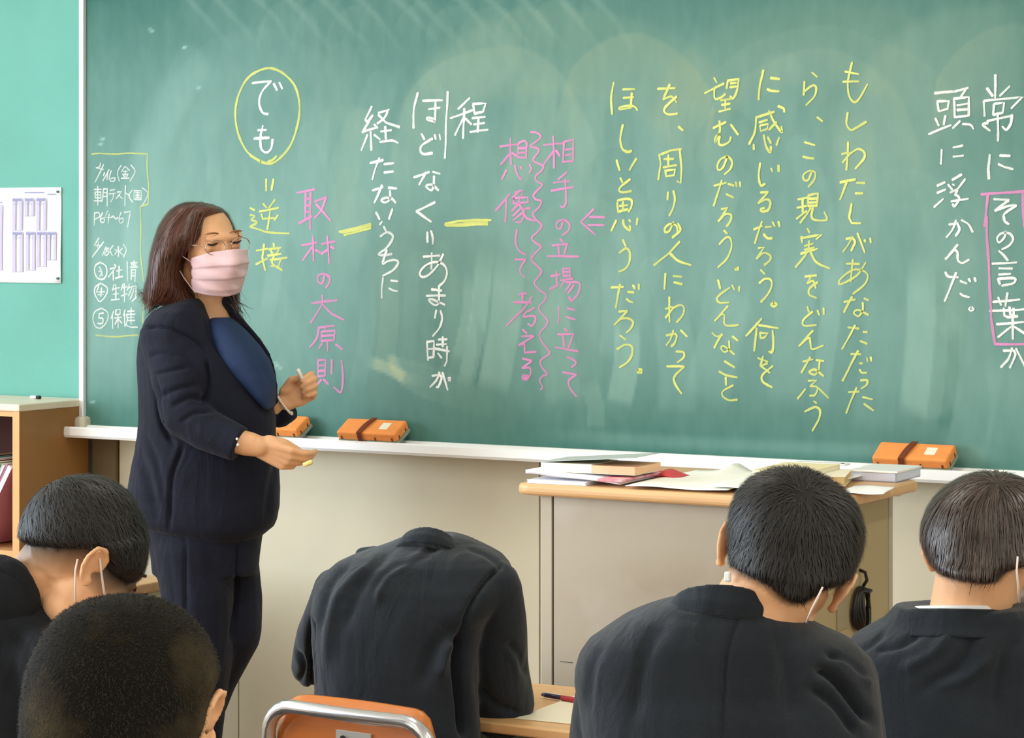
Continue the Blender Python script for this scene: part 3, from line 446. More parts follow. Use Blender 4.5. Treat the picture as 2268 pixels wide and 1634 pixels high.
for x0, y0, x1, y1, w, s, wm in [
        (815, 640, 790, 860, .05, .10, 0), (860, 560, 850, 830, .06, .12, .1), (905, 520, 900, 800, .05, .08, 0),
        (1075, 540, 1030, 860, .05, .30, .1), (1040, 600, 1010, 800, .03, .22, .1), (1130, 560, 1090, 870, .09, .26, .15),
        (1060, 700, 1048, 860, .02, -.18, 0), (970, 680, 960, 860, .02, -.10, 0), (1200, 620, 1250, 900, .10, .16, .1),
        (1390, 700, 1370, 900, .07, .34, .1), (1350, 560, 1345, 800, .05, .16, 0), (1480, 660, 1500, 920, .10, .14, 0),
        (1300, 840, 1320, 950, .05, .18, .1), (1620, 560, 1560, 900, .12, .12, 0), (1760, 520, 1740, 900, .10, .14, 0),
        (1850, 520, 1810, 900, .05, .20, 0), (1960, 620, 1930, 960, .10, .10, 0), (2040, 560, 2020, 930, .07, .22, 0),
        (2110, 700, 2090, 960, .03, -.14, 0), (700, 220, 660, 560, .10, .08, 0), (820, 180, 760, 560, .14, .08, .1),
        (620, 420, 590, 700, .05, .10, 0), (250, 380, 240, 900, .16, .14, 0), (460, 260, 470, 470, .05, .08, 0),
        (560, 620, 700, 900, .14, .05, 0), (2230, 780, 2230, 1000, .10, .12, 0), (1190, 130, 1160, 420, .12, .12, .2),
        (1300, 180, 1280, 480, .10, .10, .1), (1440, 220, 1430, 500, .10, .08, 0), (1880, 250, 1900, 560, .1, .08, .1)]:
    swath(pxs((x0, y0), ((x0+x1)/2+8, (y0+y1)/2), (x1, y1)), w, s, 0.12, wm, fade=False)
for k in range(70):
    x = r2.uniform(420, 2300); y = r2.uniform(120, 760); L = r2.uniform(90, 330); b = r2.uniform(-50, 50)
    swath(pxs((x, y), (x+b, y+L*.5), (x+b*0.6, y+L)), r2.uniform(.02, .12), r2.uniform(-.05, .09), 0.15, r2.uniform(0, .08))
# smeared patch under the fourth column and the strokes leading from it
swath(pxs((815, 800), (850, 812), (900, 838)), 0.030, 0.50, 0.3, .5, fade=False)
swath(pxs((870, 800), (885, 830), (930, 845)), 0.030, 0.30, 0.3, .4)
for k in range(6):
    swath(pxs((860+k*6, 790+k*12), (950, 815+k*13), (1040+k*10, 850+k*14)), 0.013, 0.16, 0.4, .1)
swath(pxs((1160, 960), (1600, 985), (2260, 1010)), 0.03, 0.22, 0.8, 0, fade=False)
for x, y, s in [(334, 65, 1), (408, 103, 1), (440, 192, .6), (226, 305, .8), (222, 318, .7), (204, 888, .7), (612, 805, .9), (618, 811, .6)]:
    swath(pxs((x-6, y), (x+6, y+3)), 0.007, 0.9*s, 0.6, 0, fade=False)
# soft overall layer: dustier towards the writing zone, cleaner near the upper left edge
NG = np.vectorize(lambda a, b: noise.noise(Vector((a, b, 0.3))))(GX[::6, ::6]*1.5, GZ[::6, ::6]*1.9)
NG = np.kron(NG, np.ones((6, 6)))[:nz, :nx]
k5 = np.ones(9)/9
NG = np.apply_along_axis(lambda r: np.convolve(np.pad(r, 4, 'edge'), k5, 'valid'), 1, NG)
NG = np.apply_along_axis(lambda r: np.convolve(np.pad(r, 4, 'edge'), k5, 'valid'), 0, NG)
zz = (GZ-BZ0)/(BZ1-BZ0)
base = 0.235+0.12*NG+0.16*np.exp(-((zz-0.40)/0.32)**2)-0.12*np.clip((zz-0.80)/0.20, 0, 1)-0.14*np.clip((0.16-zz)/0.16, 0, 1)
dust = np.clip(dust*0.62+base, 0.02, 1.0)
idx = np.arange(nx*nz).reshape(nz, nx)
faces = np.stack([idx[:-1, :-1], idx[:-1, 1:], idx[1:, 1:], idx[1:, :-1]], -1).reshape(-1, 4)
me = bpy.data.meshes.new('board_surface')
me.from_pydata(np.stack([GX.ravel()-BX0, np.zeros(nx*nz), GZ.ravel()-BZ0], 1).tolist(), [], faces.tolist())
for nm, arr in (('dust', dust), ('warm', warm)):
    at = me.attributes.new(nm, 'FLOAT', 'POINT'); at.data.foreach_set('value', arr.ravel().astype(np.float32))
bmx = bpy.data.materials.new('chalkboard_green'); bmx.use_nodes = True
N = bmx.node_tree.nodes; L = bmx.node_tree.links; B = N['Principled BSDF']
B.inputs['Roughness'].default_value = 0.6; B.inputs['Specular IOR Level'].default_value = 0.3
ad = N.new('ShaderNodeAttribute'); ad.attribute_name = 'dust'
aw = N.new('ShaderNodeAttribute'); aw.attribute_name = 'warm'
tc = N.new('ShaderNodeTexCoord'); mp = N.new('ShaderNodeMapping'); mp.inputs['Scale'].default_value = (1.3, 1, 0.5)
nz1 = N.new('ShaderNodeTexNoise'); nz1.inputs['Scale'].default_value = 22; nz1.inputs['Detail'].default_value = 8
L.new(tc.outputs['Object'], mp.inputs['Vector']); L.new(mp.outputs['Vector'], nz1.inputs['Vector'])
m1 = N.new('ShaderNodeMath'); m1.operation = 'MULTIPLY_ADD'; m1.inputs[1].default_value = 0.16; m1.inputs[2].default_value = -0.08
L.new(nz1.outputs['Fac'], m1.inputs[0])
m2 = N.new('ShaderNodeMath'); m2.operation = 'ADD'; m2.use_clamp = True
L.new(m1.outputs[0], m2.inputs[0]); L.new(ad.outputs['Fac'], m2.inputs[1])
dc = N.new('ShaderNodeMix'); dc.data_type = 'RGBA'
dc.inputs[6].default_value = srgb(160, 200, 190); dc.inputs[7].default_value = srgb(178, 194, 156)
L.new(aw.outputs['Fac'], dc.inputs[0])
mc = N.new('ShaderNodeMix'); mc.data_type = 'RGBA'; mc.inputs[6].default_value = srgb(34, 96, 84)
L.new(m2.outputs[0], mc.inputs[0]); L.new(dc.outputs[2], mc.inputs[7]); L.new(mc.outputs[2], B.inputs['Base Color'])
link('board_surface', me, bmx, board)
F_ = []
box('backing', (-0.004, 0.001, -0.01), (BX1-BX0, 0.058, BZ1-BZ0+0.01), M['beige_plastic'], board)
box('frame_side', (-0.018, -0.012, -0.03), (-0.001, 0.055, BZ1-BZ0+0.02), M['alu'], board, bevel=0.003)
box('frame_side', (BX1+0.001, -0.012, -0.03), (BX1+0.018, 0.055, BZ1-BZ0+0.02), M['alu'], board, bevel=0.003)
box('frame_top', (-0.018, -0.012, BZ1-BZ0+0.001), (BX1+0.018, 0.055, BZ1-BZ0+0.02), M['alu'], board, bevel=0.003)
# round-edged corner piece where the frame meets the tray
box('corner_bracket', (-0.026, -0.03, -0.022), (0.016, 0.02, 0.03), M['beige_plastic'], board, bevel=0.012, seg=3)
# chalk tray: a channel with a lip, rounded front edge
def tray_profile():
    return [(y, z+0.010) for y, z in [(0.0, -0.004), (-0.012, -0.004), (-0.020, -0.010), (-0.058, -0.012), (-0.063, -0.006), (-0.070, -0.005), (-0.075, -0.009),
            (-0.076, -0.028), (-0.072, -0.035), (-0.060, -0.036), (0.0, -0.036)]]
pr = tray_profile(); vs = []; fs = []
X0t, X1t = -0.03, BX1+0.03
for x in (X0t, X1t):
    for y, z in pr: vs.append((x, y, z))
n = len(pr)
for i in range(n): fs.append((i, (i+1) % n, n+(i+1) % n, n+i))
fs.append(tuple(range(n))[::-1]); fs.append(tuple(range(n, 2*n)))
link('tray', mesh_from(vs, fs), M['tray'], board)
box('tray_cap', (-0.048, -0.079, -0.029), (-0.029, 0.0, 0.010), M['beige_plastic'], board, bevel=0.007, seg=3)

# ---------------------------------------------------------------- chalk writing
def chalk_mat(name, c):
    m = bpy.data.materials.new(name); m.use_nodes = True; N = m.node_tree.nodes; L = m.node_tree.links
    b = N['Principled BSDF']; b.inputs['Base Color'].default_value = c; b.inputs['Roughness'].default_value = 0.95
    b.inputs['Specular IOR Level'].default_value = 0.05
    e = N.new('ShaderNodeAttribute'); e.attribute_name = 'edge'
    s = N.new('ShaderNodeAttribute'); s.attribute_name = 'press'
    tc = N.new('ShaderNodeTexCoord'); nz = N.new('ShaderNodeTexNoise'); nz.inputs['Scale'].default_value = 420; nz.inputs['Detail'].default_value = 2
    L.new(tc.outputs['Object'], nz.inputs['Vector'])
    # alpha = press * clamp((1.25 - edge - 0.9*(noise-0.5)) * 1.7)
    a = N.new('ShaderNodeMath'); a.operation = 'MULTIPLY_ADD'; a.inputs[1].default_value = -1.3; a.inputs[2].default_value = 1.95
    L.new(nz.outputs['Fac'], a.inputs[0])
    c2 = N.new('ShaderNodeMath'); c2.operation = 'SUBTRACT'; L.new(a.outputs[0], c2.inputs[0]); L.new(e.outputs['Fac'], c2.inputs[1])
    d = N.new('ShaderNodeMath'); d.operation = 'MULTIPLY'; d.use_clamp = True; d.inputs[1].default_value = 1.9; L.new(c2.outputs[0], d.inputs[0])
    f = N.new('ShaderNodeMath'); f.operation = 'MULTIPLY'; L.new(d.outputs[0], f.inputs[0]); L.new(s.outputs['Fac'], f.inputs[1])
    L.new(f.outputs[0], b.inputs['Alpha'])
    return m
CH = {'W': chalk_mat('white_chalk_mark', srgb(250, 253, 248)), 'Y': chalk_mat('yellow_chalk_mark', srgb(226, 232, 138)),
      'P': chalk_mat('pink_chalk_mark', srgb(244, 160, 212))}
CAMZ = 1.6
def ribbon(P, w, vs, fs, ed, pr, press, y):
    """flat chalk mark along P (board coordinates), width w, laid just off the board face"""
    n = len(P)
    d = [(P[min(i+1, n-1)]-P[max(i-1, 0)]) for i in range(n)]
    L = sum((P[i+1]-P[i]).length for i in range(n-1)) or 1e-6
    t0 = d[0].normalized(); t1 = d[-1].normalized()
    Q = [P[0]-t0*w*0.38]+P+[P[-1]+t1*w*0.38]; D = [d[0]]+d+[d[-1]]
    m = len(Q); b0 = len(vs); s = 0
    ph = random.uniform(0, 9)
    for i, (p, dd) in enumerate(zip(Q, D)):
        t = dd.normalized(); nn = Vector((-t.y, t.x, 0))
        if i: s += (Q[i]-Q[i-1]).length
        ww = w*(0.50+0.07*math.sin(s*70+ph)+0.04*math.sin(s*190+ph*2))
        pp = press*(1-0.20*max(0, s/L-0.65))*(0.93+0.07*math.sin(s*45+ph))
        if i in (0, m-1): ww *= 0.55
        e0 = 1.0 if i in (0, m-1) else 0.0
        for k in (-1.25, -0.55, 0.55, 1.25):
            q = p+nn*ww*k
            vs.append((q.x-BX0, y, q.y-BZ0)); ed.append(max(e0, 1.35 if abs(k) > 1 else 0.15)); pr.append(pp)
    for i in range(m-1):
        for k in range(3):
            a = b0+i*4+k; fs.append((a, a+1, a+5, a+4))
ylay = -0.0008
CNAME = {'W': 'white', 'Y': 'yellow', 'P': 'pink'}
for key, colr, wmm, st, txt in WRITING:
    strokes = []
    for s in txt.split(';'):
        straight = s[0] == '|'
        P = [Vector((float(a.split()[0])/2000, float(a.split()[1])/2000, 0)) for a in s.lstrip('|').split(',')]
        if straight:
            Q = [P[0]]
            for a, b in zip(P[:-1], P[1:]):
                k = max(1, int((b-a).length/0.012))
                Q += [a+(b-a)*((j+1)/k) for j in range(k)]
            amp = 0.0006               # a slight hand wobble on long strokes
            Q = [q+Vector((amp*math.sin(q.y*60+q.x*25), amp*math.sin(q.x*55), 0)) for q in Q]
        else:
            Q = catmull(P, 6)
        strokes.append(Q)
    # strokes that stand together make one character
    pad = 0.004 if key in ('timetable', 'class_notes') else 0.007
    bb = [(min(q.x for q in Q)-pad, min(q.y for q in Q)-pad, max(q.x for q in Q)+pad, max(q.y for q in Q)+pad) for Q in strokes]
    grp = list(range(len(strokes)))
    def root_(a):
        while grp[a] != a: a = grp[a]
        return a
    for a in range(len(strokes)):
        for b in range(a):
            A_, B_ = bb[a], bb[b]
            if A_[0] < B_[2] and B_[0] < A_[2] and A_[1] < B_[3] and B_[1] < A_[3]: grp[root_(a)] = root_(b)
    sets = {}
    for a in range(len(strokes)): sets.setdefault(root_(a), []).append(a)
    for members in sets.values():
        vs, fs, ed, prs = [], [], [], []
        for a in members:
            ribbon(strokes[a], wmm/1000*random.uniform(0.72, 0.92), vs, fs, ed, prs, (st if key not in ('timetable', 'class_notes', 'timetable_box') else st*0.78)*random.uniform(0.82, 1.0), ylay)
            ylay -= 0.000001
        me = mesh_from(vs, fs)
        for nm, arr in (('edge', ed), ('press', prs)):
            at = me.attributes.new(nm, 'FLOAT', 'POINT'); at.data.foreach_set('value', arr)
        o = link('chalk_writing', me, CH[colr], board); o['label'] = CNAME[colr]+' chalk writing'

# ---------------------------------------------------------------- board erasers
def eraser(cx, tilt, label, wx=0.186, strap=True, mark=1, rz=0.0):
    """felt eraser leaning with its back edge on the board; orange cover, strap, stitched side seams"""
    t = thing('board_eraser', label, 'eraser', (cx, -0.042, 1.064), rz, 'orange board erasers on the chalk tray')
    R_ = Matrix.Rotation(math.radians(tilt), 4, 'X')
    D, H_ = 0.068, 0.026
    mt = Matrix.Translation((0, 0.0, 0.018)) @ R_
    box('felt', (-wx/2, -D/2, -0.010), (wx/2, D/2, 0.001), M['felt_grey'], t, bevel=0.003, mtx=mt)
    box('cover', (-wx/2+0.001, -D/2+0.001, 0.0005), (wx/2-0.001, D/2-0.001, H_), M['orange'], t, bevel=0.006, seg=3, mtx=mt)
    bm = bmesh.new()
    for k in range(4):
        x = -wx*0.42+k*wx*0.28
        box_into(bm, (x-0.002, -D/2-0.0002, 0.004), (x+0.002, -D/2+0.003, 0.013), 0.0, mtx=mt)
    for k in range(2):
        y = -D*0.28+k*D*0.5
        box_into(bm, (wx/2-0.003, y-0.002, 0.004), (wx/2, y+0.002, 0.013), 0.0, mtx=mt)
    link('stitch', bm_mesh(bm), M['strap_brown'], t)
    # hand strap across the middle, arched
    pts = []
    for k in range(13):
        a = k/12; y = -D/2-0.002+(D+0.002)*a; z = H_+0.001+0.004*math.sin(math.pi*a)
        pts.append((y, z))
    pts = [(-D/2-0.002, 0.002), (-D/2-0.003, 0.014)]+pts
    vs = []; fs = []
    for y, z in pts:
        for dx, dz in ((-0.007, 0), (0.007, 0), (0.007, 0.0016), (-0.007, 0.0016)):
            v = mt @ Vector((-0.012+dx+y*0.18, y, z+dz)); vs.append(v)
    for i in range(len(pts)-1):
        for k in range(4): fs.append((i*4+k, i*4+(k+1) % 4, i*4+4+(k+1) % 4, i*4+4+k))
    link('strap', mesh_from(vs, fs), M['strap_brown'], t)
    if mark:
        box('print', (wx*0.16, -D*0.20, H_+0.0001), (wx*0.30, D*0.22, H_+0.0005), M['paper_cream'], t, mtx=mt)
    return t
ex = [onplane(x, 960, -0.04).x for x in (615, 829, 2028)]
eraser(ex[0], 30, 'orange felt board eraser half hidden behind the teacher on the chalk tray')
eraser(ex[1], 30, 'orange felt board eraser with brown strap just right of the teacher')
eraser(ex[2], 30, 'orange felt board eraser on the tray at right above the podium end')

# ---------------------------------------------------------------- paper sheet on the noticeboard
p0, p1 = onplane(-150, 418, 0.034), onplane(137, 627, 0.034)
sheet = thing('printed_sheet', 'white printed timetable sheet pinned on the green noticeboard', 'poster', (p0.x, 0.0335, p1.z))
wS, hS = p1.x-p0.x, p0.z-p1.z
vs = []; fs = []
for j in range(13):
    for i in range(17):
        u, v = i/16, j/12
        vs.append((u*wS, -0.0015-0.006*max(0, (u-0.8)/0.2)*abs(v-0.5)*0.8-0.002*math.sin(v*5), v*hS))
for j in range(12):
    for i in range(16):
        a = j*17+i; fs.append((a, a+1, a+18, a+17))
link('paper', mesh_from(vs, fs, True), M['paper'], sheet).modifiers.new('s', 'SOLIDIFY').thickness = 0.0004
M['print_mauve'] = mat('mauve_print', srgb(198, 190, 214), 0.8, 0.2)
M['print_line'] = mat('grey_print', srgb(150, 150, 182), 0.8, 0.2)
def sx(px): return onplane(px, 500, 0.03).x-p0.x
def sz(py): return onplane(90, py, 0.03).z-p1.z
cells = [(29, 50, 438, 510), (56, 76, 438, 479), (82, 103, 438, 510), (29, 52, 513, 603), (59, 79, 513, 599), (83, 104, 513, 591), (107, 126, 513, 576)]
bars = []; lines = []
for a, b, c, d in cells:
    w3 = (b-a)/7
    bars += [((sx(a), -0.0072, sz(d)), (sx(a+2.2*w3), -0.0068, sz(c))), ((sx(b-2.2*w3), -0.0072, sz(d)), (sx(b), -0.0068, sz(c)))]
    lines += [((sx(a+1), -0.0076, sz(c+7)), (sx(b-1), -0.0073, sz(c+2))), ((sx(a), -0.0076, sz(c+1)), (sx(b), -0.0073, sz(c))),
              ((sx(a+3), -0.0076, sz(c+14)), (sx(b-3), -0.0073, sz(c+13))), ((sx(a), -0.0076, sz(d)), (sx(b), -0.0073, sz(d-1)))]
lines += [((sx(56), -0.0076, sz(428)), (sx(100), -0.0073, sz(425))), ((sx(107), -0.0076, sz(432)), (sx(125), -0.0073, sz(429))),
          ((sx(-100), -0.0076, sz(449)), (sx(7), -0.0073, sz(446)))]
bars += [((sx(-90+k*30), -0.0072, sz(600)), (sx(-84+k*30), -0.0068, sz(452))) for k in range(4)]
for k_, (lst, m_) in enumerate(((bars, M['print_mauve']), (lines, M['print_line']))):
    for a_, b_ in lst: box('print', a_, b_, m_, sheet)
M['tack'] = mat('dark_tack', srgb(70, 110, 112), 0.3)
for x, y in ((131, 425), (131, 616)):
    bm = bmesh.new(); bmesh.ops.create_cone(bm, cap_ends=True, segments=12, radius1=0.004, radius2=0.003, depth=0.006,
        matrix=Matrix.Translation((sx(x), -0.011, sz(y))) @ Matrix.Rotation(math.pi/2, 4, 'X'))
    link('tack', bm_mesh(bm), M['tack'], sheet)

# ---------------------------------------------------------------- bookcase at the left with its books
bc = thing('bookcase', 'brown veneered wooden bookcase at the left edge under the noticeboard', 'bookcase', (-0.017, 0.03, 0))
bw, bd, bh = 0.90, 0.288, 1.137
box('side_panel', (-0.024, -bd, 0), (0, 0, bh-0.02), M['wood'], bc)
box('side_panel', (-bw, -bd, 0), (-bw+0.024, 0, bh-0.02), M['wood'], bc)
box('edge_strip', (-0.024, -bd-0.003, 0), (0.0005, -bd, bh-0.02), M['wood_edge'], bc, bevel=0.001)
box('edge_strip', (-bw, -bd-0.003, 0), (-bw+0.024, -bd, bh-0.02), M['wood_edge'], bc)
box('top', (-bw-0.003, -bd-0.006, bh-0.02), (0.003, 0, bh), mat('pale_top', srgb(232, 214, 190), 0.4, 0.5, var=0.04), bc, bevel=0.004)
box('rail', (-bw+0.024, -bd-0.002, bh-0.034), (-0.024, -bd+0.016, bh-0.0205), M['wood_edge'], bc)
box('back_panel', (-bw+0.024, -0.012, 0), (-0.024, 0, bh-0.02), M['dark'], bc)
for z in (0.02, 0.36, 0.715):
    box('shelf', (-bw+0.024, -bd+0.002, z), (-0.024, -0.012, z+0.02), M['wood_edge'] if z > 0.6 else M['wood'], bc)
bkm = [('pink', srgb(214, 140, 170)), ('white', srgb(232, 232, 236)), ('green', srgb(126, 160, 86)), ('red', srgb(150, 52, 50)),
       ('white', srgb(224, 228, 230)), ('teal', srgb(60, 140, 130)), ('dark', srgb(70, 60, 66)), ('cream', srgb(220, 200, 150))]
for k in range(8):
    nm, c = bkm[k]
    th = random.uniform(0.010, 0.020)
    ang = 31-k*0.8
    b = thing('magazine', '%s-spined magazine leaning in the bookcase, %s from its right side' % (nm, ['first', 'second', 'third', 'fourth', 'fifth', 'sixth', 'seventh', 'eighth'][k]),
              'magazine', (-0.052-0.262*math.sin(math.radians(ang))-k*0.0225, -0.058, 0.737+0.008), 0, 'magazines leaning in the bookcase')
    mt = Matrix.Rotation(math.radians(ang), 4, 'Y')
    m_ = mat('magazine_'+nm, c, 0.5)
    boxes_ = [((-th/2, -0.20, 0), (-th/2+0.001, 0, 0.26)), ((th/2-0.001, -0.20, 0), (th/2, 0, 0.26))]
    bm = bmesh.new()
    for a_, b_ in boxes_: box_into(bm, a_, b_, mtx=mt)
    box_into(bm, (-th/2, -0.003, 0), (th/2, 0.0, 0.26), mtx=mt)
    link('cover', bm_mesh(bm), m_, b)
    box('pages', (-th/2+0.0012, -0.197, 0.003), (th/2-0.0012, -0.004, 0.257), M['paper'], b, mtx=mt)
bin_ = thing('file_box', 'brown and green patterned box standing on the upper shelf inside the bookcase', 'box', (-0.017-0.3, -0.09, 0.737))
box('body', (-0.13, -0.13, 0.0), (0.0, 0.06, 0.02), mat('file_brown', srgb(120, 92, 60), 0.7, col2=srgb(120, 130, 80), vscale=20), bin_, bevel=0.003)
# small white and black marker lying on top of the bookcase
q = onplane(78, 878, -0.10)
mk = thing('marker_pen', 'small white and black marker lying on top of the bookcase', 'pen', (q.x+0.0, -0.06, bh+0.005), 0.05)
vs, fs = tube_data([(-0.016, 0, 0), (0.006, 0, 0)], 0.0048, 12); link('body', mesh_from(vs, fs, True), M['alu'], mk)
vs, fs = tube_data([(0.006, 0, 0), (0.018, 0, 0)], 0.0052, 12); link('cap', mesh_from(vs, fs, True), M['black'], mk)
mk.location.x = onplane(78, 878, -0.06).x

# ---------------------------------------------------------------- low side cabinet behind the teacher
cb = thing('side_cabinet', 'low pale steel cabinet with wooden top behind the teacher at left', 'cabinet', (0.60, -0.36, 0))
box('top', (-0.50, -0.44, 0.695), (0.012, 0, 0.72), M['wood_top'], cb, bevel=0.006)
box('body', (-0.49, -0.42, 0.04), (0.0, -0.005, 0.6945), M['steel_pale'], cb, bevel=0.004)
box('base', (-0.47, -0.40, 0.0), (-0.02, -0.02, 0.0395), M['groove'], cb)
# V-shaped mark on its side
def onx(px, py, X):
    d = FW + (px-1134)/FPX*RT + (HZ-py)/FPX*UP
    return CAM + d*((X-CX)/d.x)
bm = bmesh.new()
for (x0, y0, x1, y1) in ((304, 1310, 310, 1328), (326, 1307, 317, 1328)):
    a, b = onx(x0, y0, 0.601), onx(x1, y1, 0.601)
    dd = (b-a).normalized()*0.0; s_ = Vector((0, 0.010, 0))
    f = [bm.verts.new(v-Vector((0.60, -0.36, 0))) for v in (a-s_, a+s_, b+s_*0.6, b-s_*0.6)]
    g_ = [bm.verts.new(v.co+Vector((0.0008, 0, 0))) for v in f]
    bm.faces.new(f[::-1]); bm.faces.new(g_)
    for k in range(4): bm.faces.new((f[k], f[(k+1) % 4], g_[(k+1) % 4], g_[k]))
link('mark', bm_mesh(bm), M['ink'], cb)

# ---------------------------------------------------------------- teacher's podium
pf = W(1135, 1075, 5.22)
pe = onplane(1832, 1110, pf.y)
PX0, PX1, PY, PZ = pf.x, pe.x, pf.y, 1.087
PD2 = 0.50
pod = thing('podium', 'grey steel teacher podium with a light wooden top in front of the board', 'podium', (PX0, PY, 0.0))
pw = PX1-PX0
# top with rounded corners and a rounded nosing
bm = bmesh.new()
def rrect(x0, y0, x1, y1, r, n=5):
    out = []
    for cx, cy, a0 in ((x1-r, y1-r, 0), (x0+r, y1-r, 90), (x0+r, y0+r, 180), (x1-r, y0+r, 270)):
        for k in range(n+1):
            a = math.radians(a0+90*k/n); out.append((cx+r*math.cos(a), cy+r*math.sin(a)))
    return out
def slab(name, x0, y0, x1, y1, z0, z1, r, m, parent, bev=0.004, mtx=None):
    bm = bmesh.new(); o = rrect(x0, y0, x1, y1, r)
    f = bm.faces.new([bm.verts.new((a, b, z0)) for a, b in o])
    e = bmesh.ops.extrude_face_region(bm, geom=[f]); 
    for v in [g for g in e['geom'] if isinstance(g, bmesh.types.BMVert)]: v.co.z = z1
    bmesh.ops.recalc_face_normals(bm, faces=bm.faces)
    if bev:
        es = [ed for ed in bm.edges if abs(ed.verts[0].co.z-ed.verts[1].co.z) < 1e-6]
        bmesh.ops.bevel(bm, geom=es, offset=bev, segments=3, affect='EDGES', profile=0.5)
    if mtx is not None: bm.transform(mtx)
    return link(name, bm_mesh(bm), m, parent)
slab('top', 0, 0, pw, PD2, PZ-0.024, PZ, 0.035, M['wood_top'], pod, 0.009)
ox, oy = 0.048, 0.035
bx0, bx1, by0, by1, bz0, bz1 = ox, pw-0.060, oy, PD2-0.012, 0.0, PZ-0.0245
box('carcass', (bx0+0.02, by0+0.006, bz0+0.03), (bx1-0.006, by1-0.003, bz1), M['steel_grey'], pod)
box('frame_post', (bx0, by0, 0.0), (bx0+0.026, by0+0.03, bz1), M['steel_frame'], pod, bevel=0.002)
box('frame_post', (bx1-0.026, by0, 0.0), (bx1, by0+0.03, bz1), M['steel_frame'], pod, bevel=0.002)
box('frame_post', (bx0, by1-0.03, 0.0), (bx0+0.026, by1, bz1), M['steel_frame'], pod, bevel=0.002)
box('frame_post', (bx1-0.02, by1-0.022, 0.0), (bx1, by1, bz1), M['steel_frame'], pod, bevel=0.002)
box('front_panel', (bx0+0.030, by0+0.001, 0.06), (bx1-0.028, by0+0.0058, bz1-0.001), M['steel_grey'], pod)
box('joint', (bx0+0.0262, by0+0.003, 0.0), (bx0+0.0296, by0+0.006, bz1), M['groove'], pod)
box('side_panel', (bx1-0.0058, by0+0.032, 0.06), (bx1-0.001, by1-0.026, bz1-0.001), mat('podium_side', srgb(176, 160, 120), 0.5, 0.4, var=0.03), pod)
box('scratch', (bx0+0.045, by0+0.0002, 0.0), (bx0+0.075, by0+0.0012, 0.001), M['groove'], pod, loc=(0, 0, onplane(1250, 1466, PY+by0).z))
for px_, py_ in ((1985, 1093),):
    k_ = onplane(px_, py_, PY+PD2-0.02)
    box('knob', (k_.x-PX0-0.011, PD2-0.026, 0), (k_.x-PX0+0.011, PD2-0.012, 0.010), M['tray'], pod, bevel=0.003, loc=(0, 0, PZ-0.036))
# scuffed shiny smears on the front
# hook and coil on the right side
SXW = PX0+bx1
hk = onx(1904, 1275, SXW)
tube('hook', [hk+Vector((0, 0, 0.012)), hk+Vector((0.012, 0, 0.008)), hk+Vector((0.016, 0, -0.008)), hk+Vector((0.008, 0, -0.02))], 0.0035, M['groove'], pod)
pl0, pl1 = onx(1853, 1292, SXW), onx(1878, 1388, SXW)
box('plate', (bx1-0.001, min(pl0.y, pl1.y)-PY, min(pl0.z, pl1.z)), (bx1+0.002, max(pl0.y, pl1.y)-PY, max(pl0.z, pl1.z)), mat('grey_plate', srgb(160, 148, 118), 0.5), pod)
ct, cbm = onx(1898, 1300, SXW), onx(1898, 1394, SXW)
cc = (ct+cbm)/2; ha = (ct.z-cbm.z)/2
hw = abs(onx(1882, 1345, SXW).y-onx(1914, 1345, SXW).y)/2
coil = thing('cable_coil', 'black cable wound in a long coil hanging on the podium side', 'cable', (SXW, cc.y, cc.z))
for k in range(5):
    r0 = 1-0.10*k+random.uniform(-.02, .02); pts = []
    for i in range(41):
        a = 2*math.pi*i/40
        pts.append(cc+Vector((0.008+0.003*k+0.002*math.sin(3*a+k), hw*(1.0-0.14*k)*math.cos(a), ha*(0.98-0.02*k)*math.sin(a))))
    tube('loop', pts, 0.0042, M['black'], coil, 8)
tube('tie', [cc+Vector((0.004, -hw*0.45, ha*0.86)), cc+Vector((0.026, -hw*0.2, ha*0.84)), cc+Vector((0.026, hw*0.3, ha*0.84)), cc+Vector((0.004, hw*0.5, ha*0.86))], 0.004, M['black'], coil, 8)
tube('tie', [cc+Vector((0.004, -hw*0.4, -ha*0.84)), cc+Vector((0.026, 0, -ha*0.84)), cc+Vector((0.004, hw*0.4, -ha*0.84))], 0.004, M['black'], coil, 8)
tube('plug', [cc+Vector((0.016, hw*0.35, -ha*0.97)), cc+Vector((0.016, hw*0.45, -ha*1.12))], 0.007, M['tray'], coil, 8)

# ---------------------------------------------------------------- things lying on the podium
def on_top(px, py):           # point of the podium top under a pixel
    d = FW + (px-1134)/FPX*RT + (HZ-py)/FPX*UP
    return CAM + d*((PZ-CAMZ)/d.z)
def lying(name, label, cat, px, py, rot, z=0.0, group=None):
    p = on_top(px, py)
    return thing(name, label, cat, (p.x, p.y, PZ+0.0005+z), math.radians(rot), group)
def book_block(parent, w, d, h, cover, pages, z=0, mtx=None, lift=0.0, spine=True):
    bm = bmesh.new()
    box_into(bm, (0, 0, z), (w, d, z+0.0012), mtx=mtx)
    if spine: box_into(bm, (0, d-0.0015, z), (w, d, z+h), mtx=mtx)
    if lift:
        mt = Matrix.Translation((0, d, z+h)) @ Matrix.Rotation(-lift, 4, 'X') @ Matrix.Translation((0, -d, 0))
        box_into(bm, (0, 0, 0), (w, d, 0.0012), mtx=(mtx @ mt if mtx is not None else mt))
    else:
        box_into(bm, (0, 0, z+h-0.0012), (w, d, z+h), mtx=mtx)
    link('cover', bm_mesh(bm), cover, parent)
    box('pages', (0.002, 0.001, z+0.0014), (w-0.002, d-0.002, z+h-0.0014), pages, parent, mtx=mtx)
